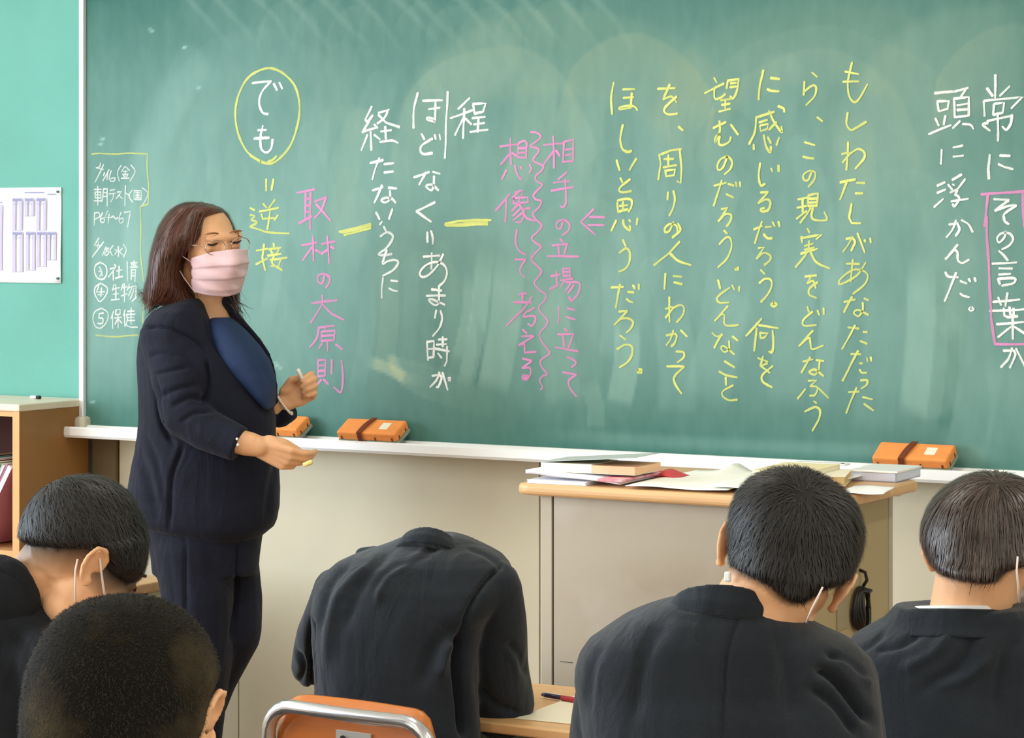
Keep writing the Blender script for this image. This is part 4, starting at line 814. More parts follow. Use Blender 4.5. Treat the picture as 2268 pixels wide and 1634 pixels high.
# stack at the left: glossy magazine folded over a white booklet
bk = lying('booklet', 'thin white booklet lowest in the stack on the podium left end', 'book', 1166, 1070, 4)
book_block(bk, 0.135, 0.19, 0.007, M['paper'], M['paper'])
mgz = lying('magazine', 'floppy magazine with curling white pages under the thick book on the podium', 'magazine', 1164, 1069, 3, 0.0080)
vs = []; fs = []
NXm = 24
for j in range(2):
    for i in range(NXm+1):
        u = i/NXm; x = u*0.215
        lift = 0.010*math.exp(-(u/0.25)**2)+0.006*math.sin(u*3.1)-0.004*u
        for y in (0.0, 0.20):
            vs.append((x, y+0.02*u*0, lift+0.001+0.0075*j*(1-0.6*u)))
for j in range(2):
    for i in range(NXm):
        a = j*(NXm+1)*2+i*2; fs.append((a, a+2, a+3, a+1) if j else (a, a+1, a+3, a+2))
o2 = (NXm+1)*2
for i in range(NXm):
    a = i*2; fs.append((a, a+2, o2+a+2, o2+a)); fs.append((a+1, o2+a+1, o2+a+3, a+3))
fs.append((0, o2, o2+1, 1)); e_ = NXm*2; fs.append((e_, e_+1, o2+e_+1, o2+e_))
link('pages', mesh_from(vs, fs, True), mat('page_edges', srgb(230, 226, 238), 0.7, var=0.12, vscale=60, stretch=(0.5, 0.5, 12)), mgz)
box('cover', (0.165, -0.004, 0.0), (0.222, 0.19, 0.006), M['pink'], mgz, bevel=0.002, loc=(0, 0, 0.002))
thick = lying('thick_book', 'thick cream-paged book with an orange back half and lifted cover on the podium', 'book', 1198, 1066, 3, 0.021)
wB = 0.215
box('page_block', (0, 0, 0.0008), (wB*0.545, 0.13, 0.0185), M['paper_cream'], thick, bevel=0.001)
box('page_block', (wB*0.545, 0.0, 0.0008), (wB, 0.13, 0.017), mat('orange_pages', srgb(240, 190, 150), 0.6, var=0.08, vscale=50, stretch=(0.4, 0.4, 12)), thick, bevel=0.001)
mt = Matrix.Translation((0, 0, 0.019)) @ Matrix.Rotation(math.radians(-4.5), 4, 'Y')
box('cover', (-0.001, 0, 0.0), (wB, 0.13, 0.0012), mat('grey_cover', srgb(186, 196, 190), 0.4), thick, mtx=mt)
box('cover', (0, 0, 0), (wB, 0.13, 0.0008), M['paper_cream'], thick)
pc = lying('pencil_case', 'red and pink cloth pencil case lying on the podium beside the books', 'pencil case', 1345, 1060, 8)
# the case: a soft bag with a folded side and a zip tab
vs = []; fs = []
for i in range(21):
    u = i/20; x = u*0.155
    r = 0.020*math.sin(math.pi*min(1, u*1.25+0.12))**0.6 if u < 0.72 else 0.0195*(1-(u-0.72)/0.30)**0.9
    r = max(r, 0.0035)
    for k in range(14):
        a = 2*math.pi*k/14
        vs.append((x, 0.05+0.05*math.cos(a)*(0.8+0.2*math.sin(u*3)), r*(0.55+0.5*math.sin(a)*(1+0.12*math.sin(u*19+k)))))
for i in range(20):
    for k in range(14):
        fs.append((i*14+k, i*14+(k+1) % 14, (i+1)*14+(k+1) % 14, (i+1)*14+k))
fs.append(tuple(range(14))[::-1]); fs.append(tuple(20*14+k for k in range(14)))
link('bag', mesh_from([(a, b, c+0.002) for a, b, c in vs], fs, True), M['red'], pc)
box('print_band', (0.012, -0.004, 0.002), (0.060, 0.02, 0.013), M['pink'], pc, bevel=0.004)
box('pocket', (0.030, -0.010, 0.001), (0.075, 0.0, 0.008), mat('dark_plum', srgb(70, 26, 46), 0.5), pc, bevel=0.002)
box('tab', (0.036, -0.013, 0.002), (0.046, -0.009, 0.007), M['paper'], pc, bevel=0.001)

def sheet_on(name, label, px, py, rot, w, d, m, z, curl=0.0, amp=0.002):
    t = lying(name, label, 'paper', px, py, rot, z)
    vs = []; fs = []; n, k_ = 18, 10
    for j in range(k_+1):
        for i in range(n+1):
            u, v = i/n, j/k_
            vs.append((u*w, v*d, 0.0008+amp*(0.5+0.5*math.sin(u*7+v*5))+curl*math.exp(-((u-0.42)/0.10)**2)*max(0, v-0.6)/0.4))
    for j in range(k_):
        for i in range(n):
            a = j*(n+1)+i; fs.append((a, a+1, a+n+2, a+n+1))
    o = link('sheet', mesh_from(vs, fs, True), m, t)
    o.modifiers.new('s', 'SOLIDIFY').thickness = 0.0006
    return t
sheet_on('paper_sheet', 'pale green handout sheet with one raised corner in the middle of the podium', 1384, 1083, 5, 0.22, 0.40, M['paper_green'], 0.004, 0.016, 0.003)
sheet_on('paper_sheet', 'pale handout sheet sticking out over the front edge beside the dark-haired student head', 1562, 1090, 3, 0.20, 0.38, M['paper_green'], 0.010, 0, 0.0015)
nbk = lying('notebook', 'pale yellow notebook showing out just left of the dark-haired head on the podium', 'book', 1664, 1078, 4, 0.012)
book_block(nbk, 0.12, 0.20, 0.022, mat('yellow_cover', srgb(240, 228, 180), 0.6), M['paper_cream'])
bk2 = lying('book', 'cream paperback with tan page edge right of the dark-haired head on the podium', 'book', 1790, 1080, 18, 0.004)
book_block(bk2, 0.075, 0.16, 0.020, M['paper_cream'], mat('tan_pages', srgb(206, 176, 122), 0.7), spine=True)
rl = lying('ruler', 'long white wooden ruler with a hole across the back of the podium', 'ruler', 1760, 1052, 1, 0.024)
box('blade', (0, 0, 0), (0.115, 0.03, 0.004), M['tray'], rl, bevel=0.001)
bm = bmesh.new(); bmesh.ops.create_cone(bm, cap_ends=True, segments=12, radius1=0.004, radius2=0.004, depth=0.0052, matrix=Matrix.Translation((0.105, 0.012, 0.0022)))
link('hole_ring', bm_mesh(bm), M['ink'], rl)
bx = lying('plastic_case', 'clear white plastic case with a lid at the right end of the podium', 'case', 1886, 1064, 2, 0.0)
boxes('tray', [((0, 0, 0), (0.098, 0.15, 0.002)), ((0, 0, 0), (0.098, 0.002, 0.018)), ((0, 0.148, 0), (0.098, 0.15, 0.018)),
               ((0, 0, 0), (0.002, 0.15, 0.018)), ((0.096, 0, 0), (0.098, 0.15, 0.018))], mat('frosted_plastic', srgb(214, 220, 240), 0.3, 0.5), bx)
box('lid', (-0.003, -0.002, 0.0185), (0.101, 0.152, 0.023), M['tray'], bx, bevel=0.001)
sheet_on('paper_sheet', 'white sheet lying at the right front corner of the podium', 1862, 1094, 14, 0.085, 0.16, M['paper'], 0.0, 0)

# ---------------------------------------------------------------- school chair and desk
def world_at(px, py, z):      # point at height z under a pixel
    d = FW + (px-1134)/FPX*RT + (HZ-py)/FPX*UP
    return CAM + d*((z-CAMZ)/d.z)
M['label'] = mat('silver_label', srgb(196, 200, 196), 0.35, 0.5)
CHW = 0.176
def school_chair(loc, rot, label, group):
    """steel tube school chair, orange plywood back and seat; origin on the floor, faces +y, back at y = 0"""
    t = thing('school_chair', label, 'chair', loc, rot, group)
    hw, top, r = CHW, 0.787, 0.0125
    def tb(name, pts, rr=r, m=M['chrome'], seg=12):
        vs, fs = tube_data(pts, rr, seg); return link(name, mesh_from(vs, fs, True), m, t)
    # back loop and rear legs in one bent tube
    pts = [(-hw, 0.03, 0.012), (-hw, 0.055, 0.40), (-hw, 0.030, 0.60), (-hw, 0.004, top-0.055)]
    pts += [(-hw+0.055*(1-math.cos(a)), 0.004*(1-math.sin(a)), top-0.055+0.055*math.sin(a)) for a in [math.radians(k*15) for k in range(1, 6)]]
    pts += [(-hw+0.055, 0, top), (0, -0.006, top)]
    full = pts+[(-x, y, z) for x, y, z in pts[::-1][1:]]
    tb('back_frame', full)
    for s in (-1, 1):
        tb('leg', [(s*hw, 0.06, 0.43), (s*hw, 0.36, 0.43), (s*hw, 0.385, 0.41), (s*hw, 0.40, 0.012)])
        tb('skid', [(s*hw, 0.02, 0.012), (s*hw, 0.41, 0.012)])
    tb('cross_bar', [(-hw, 0.36, 0.43), (hw, 0.36, 0.43)]); tb('cross_bar', [(-hw, 0.05, 0.30), (hw, 0.05, 0.30)])
    # curved plywood back, top rolled forward over the tube
    def ply(name, x0, x1, prof, th, m, parent, curve=0.0, rc=0.0, n=20):
        vs = []; fs = []; K = len(prof)
        for side in (0, 1):
            for i in range(n+1):
                u = i/n
                for (y, z) in prof:
                    x = x0+(x1-x0)*u
                    zz = z
                    if rc:
                        ed = min(x-x0, x1-x)
                        if ed < rc:
                            zz = z-(rc-math.sqrt(max(0, rc*rc-(rc-ed)**2)))*max(0, (z-prof[0][1])/(prof[-1][1]-prof[0][1]))
                    vs.append((x, y+curve*(1-(2*u-1)**2)+th*side, zz))
        o = (n+1)*K
        for i in range(n):
            for k in range(K-1):
                a = i*K+k; fs.append((a, a+K, a+K+1, a+1)); fs.append((o+a, o+a+1, o+a+K+1, o+a+K))
            fs.append((i*K, o+i*K, o+i*K+K, i*K+K)); a = i*K+K-1; fs.append((a, a+K, o+a+K, o+a))
        for k in range(K-1):
            fs.append((k, k+1, o+k+1, o+k)); a = n*K+k; fs.append((a, o+a, o+a+1, a+1))
        return link(name, mesh_from(vs, fs, True), m, parent)
    bp = ply('backrest', -hw+0.010, hw-0.010, [(0.022, 0.575), (0.018, 0.63), (0.013, 0.69), (0.012, 0.74), (0.016, 0.780), (0.022, 0.803)], 0.010, M['ply_orange'], t, 0.018, 0.05)
    lb = box('label', (-0.045, 0.022, 0.705), (0.030, 0.0295, 0.752), M['label'], bp, bevel=0.0005, mtx=Matrix.Translation((0, 0.004, 0)))
    bm = bmesh.new(); bmesh.ops.create_cone(bm, cap_ends=True, segments=12, radius1=0.007, radius2=0.007, depth=0.001,
        matrix=Matrix.Translation((-0.026, 0.0215, 0.738)) @ Matrix.Rotation(math.pi/2, 4, 'X'))
    link('emblem', bm_mesh(bm), M['ink'], bp)
    for s in (-1, 1):
        tb('bolt', [(s*(hw-0.028), 0.010, 0.60), (s*(hw-0.028), 0.020, 0.60)], 0.005)
    bm = bmesh.new()
    s_ = slab('seat', -0.18, 0.02, 0.18, 0.40, 0.441, 0.452, 0.04, M['ply_orange'], t, 0.004)
    return t
def dup(root, loc, rot, label):
    r = root.copy(); COL.objects.link(r); r.location = loc; r.rotation_euler = (0, 0, rot); r['label'] = label
    for ch in list(root.children):
        c = ch.copy(); COL.objects.link(c); c.parent = r
        for g in ch.children:
            d = g.copy(); COL.objects.link(d); d.parent = c
    return r
ca, cbp = world_at(590, 1560, 0.785), world_at(956, 1610, 0.785)
mid = (ca+cbp)/2; ang = math.atan2((cbp-ca).y, (cbp-ca).x)
chair0 = school_chair((mid.x, mid.y, 0), ang, 'orange plywood school chair with steel tube frame under the middle student', 'school chairs')
print('chair width', (cbp-ca).length, 'angle', math.degrees(ang))
# desk
da = world_at(1230, 1616, 0.70)
def school_desk(loc, rot, label):
    t = thing('school_desk', label, 'desk', loc, rot)
    slab('top', -0.30, 0, 0.30, 0.40, 0.680, 0.70, 0.02, M['desk_top'], t, 0.004)
    boxes('book_tray', [((-0.28, 0.03, 0.60), (0.28, 0.42, 0.604)), ((-0.28, 0.03, 0.60), (-0.276, 0.42, 0.6795)),
                        ((0.276, 0.03, 0.60), (0.28, 0.42, 0.6795)), ((-0.28, 0.416, 0.60), (0.28, 0.42, 0.6795))], M['steel_pale'], t)
    for sx_ in (-1, 1):
        for y in (0.05, 0.40):
            vs, fs = tube_data([(sx_*0.27, y, 0.012), (sx_*0.27, y, 0.60)], 0.011, 10)
            link('leg', mesh_from(vs, fs, True), M['chrome'], t)
        vs, fs = tube_data([(sx_*0.27, 0.02, 0.012), (sx_*0.27, 0.43, 0.012)], 0.011, 10)
        link('skid', mesh_from(vs, fs, True), M['chrome'], t)
    return t
desk = school_desk((da.x-0.14, da.y, 0), 0.0, 'light plywood school desk with paper and a pencil at the middle student elbow')
def desk_sheet(label, px, py, rot, w, d, z):
    p = world_at(px, py, 0.70)
    t = thing('answer_sheet', label, 'paper', (p.x, p.y, 0.7006+z), rot)
    bm = bmesh.new(); box_into(bm, (0, 0, 0), (w, d, 0.0008)); link('sheet', bm_mesh(bm), M['paper_cream'], t); return t
desk_sheet('white answer sheet lying on the school desk under the pencil', 1140, 1592, 0.06, 0.25, 0.33, 0)
pa, pb = world_at(1200, 1538, 0.707), world_at(1290, 1552, 0.707)
pn = thing('mechanical_pencil', 'red and dark mechanical pencil lying on the sheet on the school desk', 'pencil', pa)
dv = pb-pa
vs, fs = tube_data([(0, 0, 0), dv*0.10, dv*0.5], [0.0025, 0.0042, 0.0045], 10); link('barrel', mesh_from(vs, fs, True), mat('pen_dark', srgb(50, 44, 78), 0.3), pn)
vs, fs = tube_data([dv*0.5, dv*1.15], 0.0050, 10); link('grip', mesh_from(vs, fs, True), M['red'], pn)
vs, fs = tube_data([dv*0.02+Vector((0, 0, .005)), dv*0.45+Vector((0, 0, .005))], 0.0012, 6); link('clip', mesh_from(vs, fs, True), M['alu'], pn)

# ================================================================ people
class Fig:
    """collects rounded volumes placed by where they stand in the room, then fuses them into one surface"""
    crease = 2.0
    def __init__(s, Z): s.Z = Z; s.v = []; s.f = []
    def Q(s, px, py, dz=0.0): return W(px, py, s.Z+dz)
    def m(s, px, dz=0.0): return px*(s.Z+dz)/FPX
    def add(s, vs, fs):
        o = len(s.v); s.v += [tuple(v) for v in vs]; s.f += [tuple(i+o for i in f) for f in fs]
    def ell(s, c, rad, rot=None, seg=20, rings=12):
        vs = []; fs = []
        for j in range(rings+1):
            th = math.pi*j/rings
            for i in range(seg):
                a = 2*math.pi*i/seg
                p = Vector((rad[0]*math.sin(th)*math.cos(a), rad[1]*math.sin(th)*math.sin(a), rad[2]*math.cos(th)))
                vs.append(c+(rot @ p if rot is not None else p))
        for j in range(rings):
            for i in range(seg):
                fs.append((j*seg+i, (j+1)*seg+i, (j+1)*seg+(i+1) % seg, j*seg+(i+1) % seg))
        s.add(vs, fs)
    def E(s, px, py, dz, rx, ry, rd, roll=0.0):
        """ellipsoid: half sizes in image pixels across, up, and in depth"""
        k = (s.Z+dz)/FPX; c = s.Q(px, py, dz)
        a = math.radians(roll); X = RT*math.cos(a)-UP*math.sin(a); Zv = RT*math.sin(a)+UP*math.cos(a)
        R3 = Matrix((X, FW, Zv)).transposed()
        s.ell(c, (rx*k, rd*k, ry*k), R3)
    def cone(s, p1, r1, p2, r2, cap1=True, cap2=True, seg=18):
        d = (p2-p1); L = d.length; t = d.normalized()
        up = UP if abs(t.z) < 0.9 else RT
        a = t.cross(up).normalized(); b = t.cross(a)
        prof = []
        if cap1: prof += [(-r1*math.cos(x), r1*math.sin(x)) for x in [math.radians(k) for k in (12, 35, 60)]]
        else: prof += [(0, r1*0.02), (0, r1*0.97)]
        prof += [(0, r1), (L/2, (r1+r2)/2), (L, r2)]
        if cap2: prof += [(L+r2*math.sin(x), r2*math.cos(x)) for x in [math.radians(k) for k in (30, 55, 78)]]
        else: prof += [(L, r2*0.97), (L, r2*0.02)]
        vs = []; fs = []
        for (h, r) in prof:
            for i in range(seg):
                an = 2*math.pi*i/seg; vs.append(p1+t*h+r*(math.cos(an)*a+math.sin(an)*b))
        n = len(prof)
        for j in range(n-1):
            for i in range(seg):
                fs.append((j*seg+i, j*seg+(i+1) % seg, (j+1)*seg+(i+1) % seg, (j+1)*seg+i))
        fs.append(tuple(range(seg))[::-1]); fs.append(tuple((n-1)*seg+i for i in range(seg)))
        s.add(vs, fs)
    def C(s, a, ra, b, rb, cap1=True, cap2=True):
        """tapered limb between two (px, py, dz) points, radii in pixels"""
        s.cone(s.Q(*a), s.m(ra, a[2]), s.Q(*b), s.m(rb, b[2]), cap1, cap2)
    def chain(s, pts, cap_end=True):
        for i in range(len(pts)-1):
            (a, ra), (b, rb) = pts[i], pts[i+1]
            s.C(a, ra, b, rb, True, cap_end if i == len(pts)-2 else True)
    def L(s, rows, n=2.3, seg=40):
        """trunk by rows (py, x_left, x_right, dz, depth half size in px)"""
        vs = []; fs = []
        for (y, xl, xr, dz, rd) in rows:
            k = (s.Z+dz)/FPX; c = s.Q((xl+xr)/2, y, dz); rx = (xr-xl)/2*k
            for i in range(seg):
                a = 2*math.pi*i/seg; ca, sa = math.cos(a), math.sin(a)
                e = 2/n
                vs.append(c+RT*(rx*math.copysign(abs(ca)**e, ca))+FW*(rd*k*math.copysign(abs(sa)**e, sa)))
        K = len(rows)
        for j in range(K-1):
            for i in range(seg):
                fs.append((j*seg+i, (j+1)*seg+i, (j+1)*seg+(i+1) % seg, j*seg+(i+1) % seg))
        fs.append(tuple(range(seg))); fs.append(tuple((K-1)*seg+i for i in range(seg))[::-1])
        s.add(vs, fs)
    def R(s, rows, seg=40):
        """stack of tilted rings (px, py, dz, rx px, rd px, roll deg, depth axis (r, f, u))"""
        vs = []; fs = []; rows = rows[::-1]
        for (x, y, dz, rx, rd, roll, D) in rows:
            k = (s.Z+dz)/FPX; c = s.Q(x, y, dz); a = math.radians(roll)
            X = RT*math.cos(a)-UP*math.sin(a); Dv = (RT*D[0]+FW*D[1]+UP*D[2]).normalized()
            for i in range(seg):
                t = 2*math.pi*i/seg; vs.append(c+X*rx*k*math.cos(t)+Dv*rd*k*math.sin(t))
        K = len(rows)
        for j in range(K-1):
            for i in range(seg):
                fs.append((j*seg+i, (j+1)*seg+i, (j+1)*seg+(i+1) % seg, j*seg+(i+1) % seg))
        fs.append(tuple(range(seg))); fs.append(tuple((K-1)*seg+i for i in range(seg))[::-1])
        s.add(vs, fs)
    def build(s, name, m, root, voxel, smooth=4, creases=(), noise_amp=0.0, noise_scale=8.0, fac=0.6, decim=0.0):
        me = mesh_from(s.v, s.f)
        tmp = bpy.data.objects.new('tmp', me); COL.objects.link(tmp)
        md = tmp.modifiers.new('r', 'REMESH'); md.mode = 'VOXEL'; md.voxel_size = voxel; md.adaptivity = 0
        if smooth:
            ms = tmp.modifiers.new('s', 'SMOOTH'); ms.iterations = smooth; ms.factor = fac
        dg = bpy.context.evaluated_depsgraph_get()
        out = bpy.data.meshes.new_from_object(tmp.evaluated_get(dg), depsgraph=dg)
        bpy.data.objects.remove(tmp); bpy.data.meshes.remove(me)
        n = len(out.vertices); co = np.empty(n*3, np.float32); out.vertices.foreach_get('co', co); co = co.reshape(-1, 3).astype(np.float64)
        no = np.empty(n*3, np.float32); out.vertices.foreach_get('normal', no); no = no.reshape(-1, 3).astype(np.float64)
        rel = co-np.array(CAM); Zd = rel@np.array(FW); X = 1134+FPX*(rel@np.array(RT))/Zd; Y = HZ-FPX*rel[:, 2]/Zd
        disp = np.zeros(n); facing = np.clip(-(no@np.array(FW))*3+0.3, 0, 1)
        for cr in creases:
            pts, wd, dp = cr
            P = [Vector((a, b, 0)) for a, b in pts]
            P = catmull(P, 4) if len(P) > 2 else P
            best = np.full(n, 1e9); al = np.zeros(n)
            for k in range(len(P)-1):
                d, t = seg_dist(X, Y, (P[k].x, P[k].y), (P[k+1].x, P[k+1].y))
                mm = d < best; best[mm] = d[mm]; al[mm] = (k+t[mm])/(len(P)-1)
            e = np.clip(np.minimum(al, 1-al)*5+0.25, 0, 1)
            disp -= s.crease*dp/FPX*Zd*np.exp(-(best/wd)**2)*facing*e
        if noise_amp:
            q = co*noise_scale
            w_ = (np.sin(q[:, 0]*3.1+1.7*np.sin(q[:, 2]*2.3))+np.sin(q[:, 2]*4.3+2.1*np.sin(q[:, 0]*1.9+q[:, 1]*2.7))+np.sin(q[:, 1]*3.7+1.3*np.sin(q[:, 2]*3.1)))/3
            disp += noise_amp*w_
        co = co+no*disp[:, None]
        org = np.array(root.location) if root is not None else np.zeros(3)
        out.vertices.foreach_set('co', (co-org).astype(np.float32).ravel())
        out.polygons.foreach_set('use_smooth', [True]*len(out.polygons)); out.update()
        out.materials.clear(); out.materials.append(m)
        o = bpy.data.objects.new(name, out); COL.objects.link(o); o.parent = root
        s.obj = o
        return o

def head_frame(a, el, roll):
    """facing a degrees (0 towards the viewer, 90 to image right, 180 away), el up, roll clockwise in the image"""
    a, el, ro = math.radians(a), math.radians(el), math.radians(roll)
    f0 = RT*math.sin(a)-FW*math.cos(a)
    f = f0*math.cos(el)+UP*math.sin(el)
    u = UP*math.cos(el)-f0*math.sin(el)
    r = f.cross(u)
    # roll about the view axis
    Rm = Matrix.Rotation(ro, 3, FW)
    f, u, r = Rm @ f, Rm @ u, Rm @ r
    return Matrix((r, f, u)).transposed()     # columns: person's right, forward, up
def head_prims(F, c, R, k=1.0, ears=(1, -1), sk=0.9):
    def e(x, y, z, a, b, d, rot=None): F.ell(c+R @ Vector((x*k, y*k, z*k)), (a*k, b*k, d*k), R if rot is None else R @ rot)
    def cn(p, r1, q, r2): F.cone(c+R @ (Vector(p)*k), r1*k, c+R @ (Vector(q)*k), r2*k)
    e(0, -0.016, 0.022, 0.076*sk, 0.092*sk, 0.084*sk); e(0, 0.028, -0.015, 0.064, 0.060, 0.088)
    e(0, 0.030, -0.072, 0.050, 0.050, 0.040); e(0, 0.066, -0.094, 0.022, 0.020, 0.017)
    for s in (1, -1):
        e(s*0.034, 0.055, -0.026, 0.028, 0.028, 0.032)
        e(s*0.032, 0.074, 0.004, 0.016, 0.012, 0.011)
    e(0, 0.074, 0.026, 0.045, 0.018, 0.014)
    cn((0, 0.086, 0.008), 0.008, (0, 0.106, -0.030), 0.011)
    for s in (1, -1): e(s*0.011, 0.096, -0.033, 0.008, 0.009, 0.007)
    e(0, 0.088, -0.058, 0.022, 0.010, 0.006); e(0, 0.087, -0.068, 0.019, 0.010, 0.006)
    for s in ears:
        # ear: rim, lobe and bowl standing a little off the head
        pts = []
        for t in range(11):
            an = math.radians(-60+t*26)
            pts.append(Vector((s*(0.082+0.010*math.sin(math.radians(t*18))), -0.004-0.017*math.sin(an)*1.0, -0.004+0.030*math.cos(an*1.0))))
        rim = [Vector((s*0.079, 0.012, -0.004)), Vector((s*0.084, 0.012, 0.016)), Vector((s*0.090, 0.000, 0.028)), Vector((s*0.095, -0.014, 0.024)),
               Vector((s*0.096, -0.020, 0.008)), Vector((s*0.092, -0.018, -0.010)), Vector((s*0.086, -0.010, -0.024)), Vector((s*0.080, 0.000, -0.031)), Vector((s*0.078, 0.006, -0.026))]
        for i in range(len(rim)-1): cn(rim[i], 0.0042, rim[i+1], 0.0042)
        e(s*0.082, -0.006, 0.000, 0.0045, 0.014, 0.024, Matrix.Rotation(s*math.radians(18), 3, 'Z'))
        e(s*0.084, 0.003, -0.026, 0.0055, 0.007, 0.009)
def mask_obj(c, R, k, m, root, pleat=0.0035, name='face_mask'):
    """pleated mask over nose and mouth, with its edges"""
    NU, NV = 34, 30; vs = []; fs = []
    for j in range(NV+1):
        v = j/NV
        for i in range(NU+1):
            u = -1+2*i/NU; ph = u*math.radians(84)
            z = 0.000-0.108*v+(-0.020*(1-v)+0.012*v)*abs(u)**1.5*1.0
            rx = 0.068-0.010*v; ry = 0.062
            y = 0.040+ry*math.cos(ph)-0.020*v**2
            nose = 0.020*math.exp(-(ph/math.radians(20))**2)*math.exp(-((v-0.25)/0.30)**2)
            bulge = 0.007*math.sin(math.pi*min(1, v*1.05))*math.cos(ph*0.9)
            pl = pleat*(((v*3.2) % 1.0)-0.5)*math.cos(ph*0.55)*(1 if 0.12 < v < 0.9 else 0)
            wr = 0.0024*math.sin(ph*7+v*9)*math.exp(-((abs(u)-0.75)/0.35)**2)+0.0020*math.sin(v*19+ph*6+math.sin(ph*4))
            x = (rx+0.004*math.sin(math.pi*v))*math.sin(ph)
            vs.append(c+R @ (Vector((x, y+nose+bulge+pl+wr, z))*k)-root.location)
    for j in range(NV):
        for i in range(NU):
            a = j*(NU+1)+i; fs.append((a, a+1, a+NU+2, a+NU+1))
    o = link(name, mesh_from(vs, fs, True), m, root)
    md = o.modifiers.new('s', 'SOLIDIFY'); md.thickness = 0.0016; md.offset = 0
    return o
def trails(name, caps, roots, dirf, length, width, m, root, steps=6, lift=0.002, jitter=0.15, grav=0.0, tip=0.25, stick=0.8, spread=0.0):
    """individual locks of hair combed over the hair volume"""
    bvh = []
    for cap in caps:
        me = cap.data; off = cap.parent.location
        bvh.append(BVHTree.FromPolygons([v.co+off for v in me.vertices], [p.vertices[:] for p in me.polygons]))
    vs, fs, tn = [], [], []
    for p in roots:
        q, nrm, ix, d = min((b.find_nearest(p) for b in bvh), key=lambda r: r[3] if r[3] is not None else 9)
        if q is None: continue
        pos = q.copy(); L = length*random.uniform(0.65, 1.2); st = L/steps
        dr = dirf(pos, nrm)
        if dr is None: continue
        jv = Vector((random.gauss(0, 1), random.gauss(0, 1), random.gauss(0, 1)))*jitter
        dr = (dr+jv); dr = (dr-nrm*dr.dot(nrm))
        if dr.length < 1e-4: continue
        dr.normalize(); path = [(pos-nrm*0.001, nrm)]
        lf = lift*random.uniform(0.3, 1.4)
        for k in range(steps):
            nd = dirf(pos, nrm) or dr
            dr = (dr*0.7+nd*0.3+jv*0.3+Vector((0, 0, -grav*(k+1)/steps)))
            dr = (dr-nrm*dr.dot(nrm)*stick); dr.normalize()
            air = pos+dr*st
            r = min((b.find_nearest(air) for b in bvh), key=lambda r: r[3] if r[3] is not None else 9)
            q, n2 = r[0], r[1]
            tgt = q+n2*(lf*(0.4+0.6*(k+1)/steps)+spread*((k+1)/steps)**2)
            if r[3] < 0.006: pos = tgt; nrm = n2
            else: pos = air.lerp(tgt, 0.15)
            path.append((pos.copy(), nrm))
        b0 = len(vs); tone = min(1, max(0, random.gauss(0.4, 0.25))); n = len(path)
        for k, (pp, nn) in enumerate(path):
            t = (path[min(k+1, n-1)][0]-path[max(k-1, 0)][0])
            if t.length < 1e-7: t = dr
            sd = t.normalized().cross(nn)
            if sd.length < 1e-5: sd = t.orthogonal()
            sd.normalize(); w = width*(1-(1-tip)*(k/(n-1))**1.5)*(0.7 if k == 0 else 1)
            vs.append(pp-sd*w/2-root.location); vs.append(pp+sd*w/2-root.location); tn += [tone, tone*0.9]
        for k in range(n-1):
            a = b0+k*2; fs.append((a, a+1, a+3, a+2))
    me = mesh_from(vs, fs, True); at = me.attributes.new('tone', 'FLOAT', 'POINT'); at.data.foreach_set('value', tn)
    o = link(name, me, m, root); o['kind'] = 'stuff'
    return o
def fuzz(body, cap, reach, top, c, R):
    bv = BVHTree.FromPolygons([v.co for v in cap.data.vertices], [p.vertices[:] for p in cap.data.polygons])
    me = body.data; arr = np.zeros(len(me.vertices), np.float32); lo = min(v.co.z for v in cap.data.vertices)-reach*1.5
    for v in me.vertices:
        if v.co.z < lo: continue
        q = R.transposed() @ (v.co+body.parent.location-c)
        if abs(q.x) > 0.0805 and q.y > -0.03 and q.z < 0.035: continue
        r = bv.find_nearest(v.co, reach*1.05)
        if r[0] is not None: arr[v.index] = top*max(0.0, 1-r[3]/reach)**0.6
    at = me.attributes.new('fuzz', 'FLOAT', 'POINT'); at.data.foreach_set('value', arr)
def scatter(cap, n, cond=None):
    me = cap.data; off = cap.parent.location; V = me.vertices; out = []; N_ = len(V)
    tries = 0
    while len(out) < n and tries < n*8:
        tries += 1
        v = V[random.randrange(N_)]; p = v.co+off
        if cond is None or cond(p, v.normal): out.append(p+Vector((random.uniform(-1, 1), random.uniform(-1, 1), random.uniform(-1, 1)))*0.004)
    return out
def px_of(p):
    r = p-CAM; Z = r.dot(FW); return 1134+FPX*r.dot(RT)/Z, HZ-FPX*r.z/Z
def band(name, top, bot, m, root, F, th=0.004, n=5, bulge=0.0, voff=None):
    """a strip of cloth between two edge lines of (px, py, dz) points"""
    A = catmull([F.Q(*p) for p in top], n); B = catmull([F.Q(*p) for p in bot], n)
    K = min(len(A), len(B)); A = [A[int(i*(len(A)-1)/(K-1))] for i in range(K)]; B = [B[int(i*(len(B)-1)/(K-1))] for i in range(K)]
    H_ = 6; vs = []; fs = []
    for i in range(K):
        for j in range(H_+1):
            t = j/H_; p = A[i].lerp(B[i], t)-FW*bulge*math.sin(math.pi*t)
            vs.append(p-root.location)
    for i in range(K-1):
        for j in range(H_):
            a = i*(H_+1)+j; fs.append((a, a+1, a+H_+2, a+H_+1))
    o = link(name, mesh_from(vs, fs, True), m, root)
    md = o.modifiers.new('s', 'SOLIDIFY'); md.thickness = th; md.offset = 0
    return o
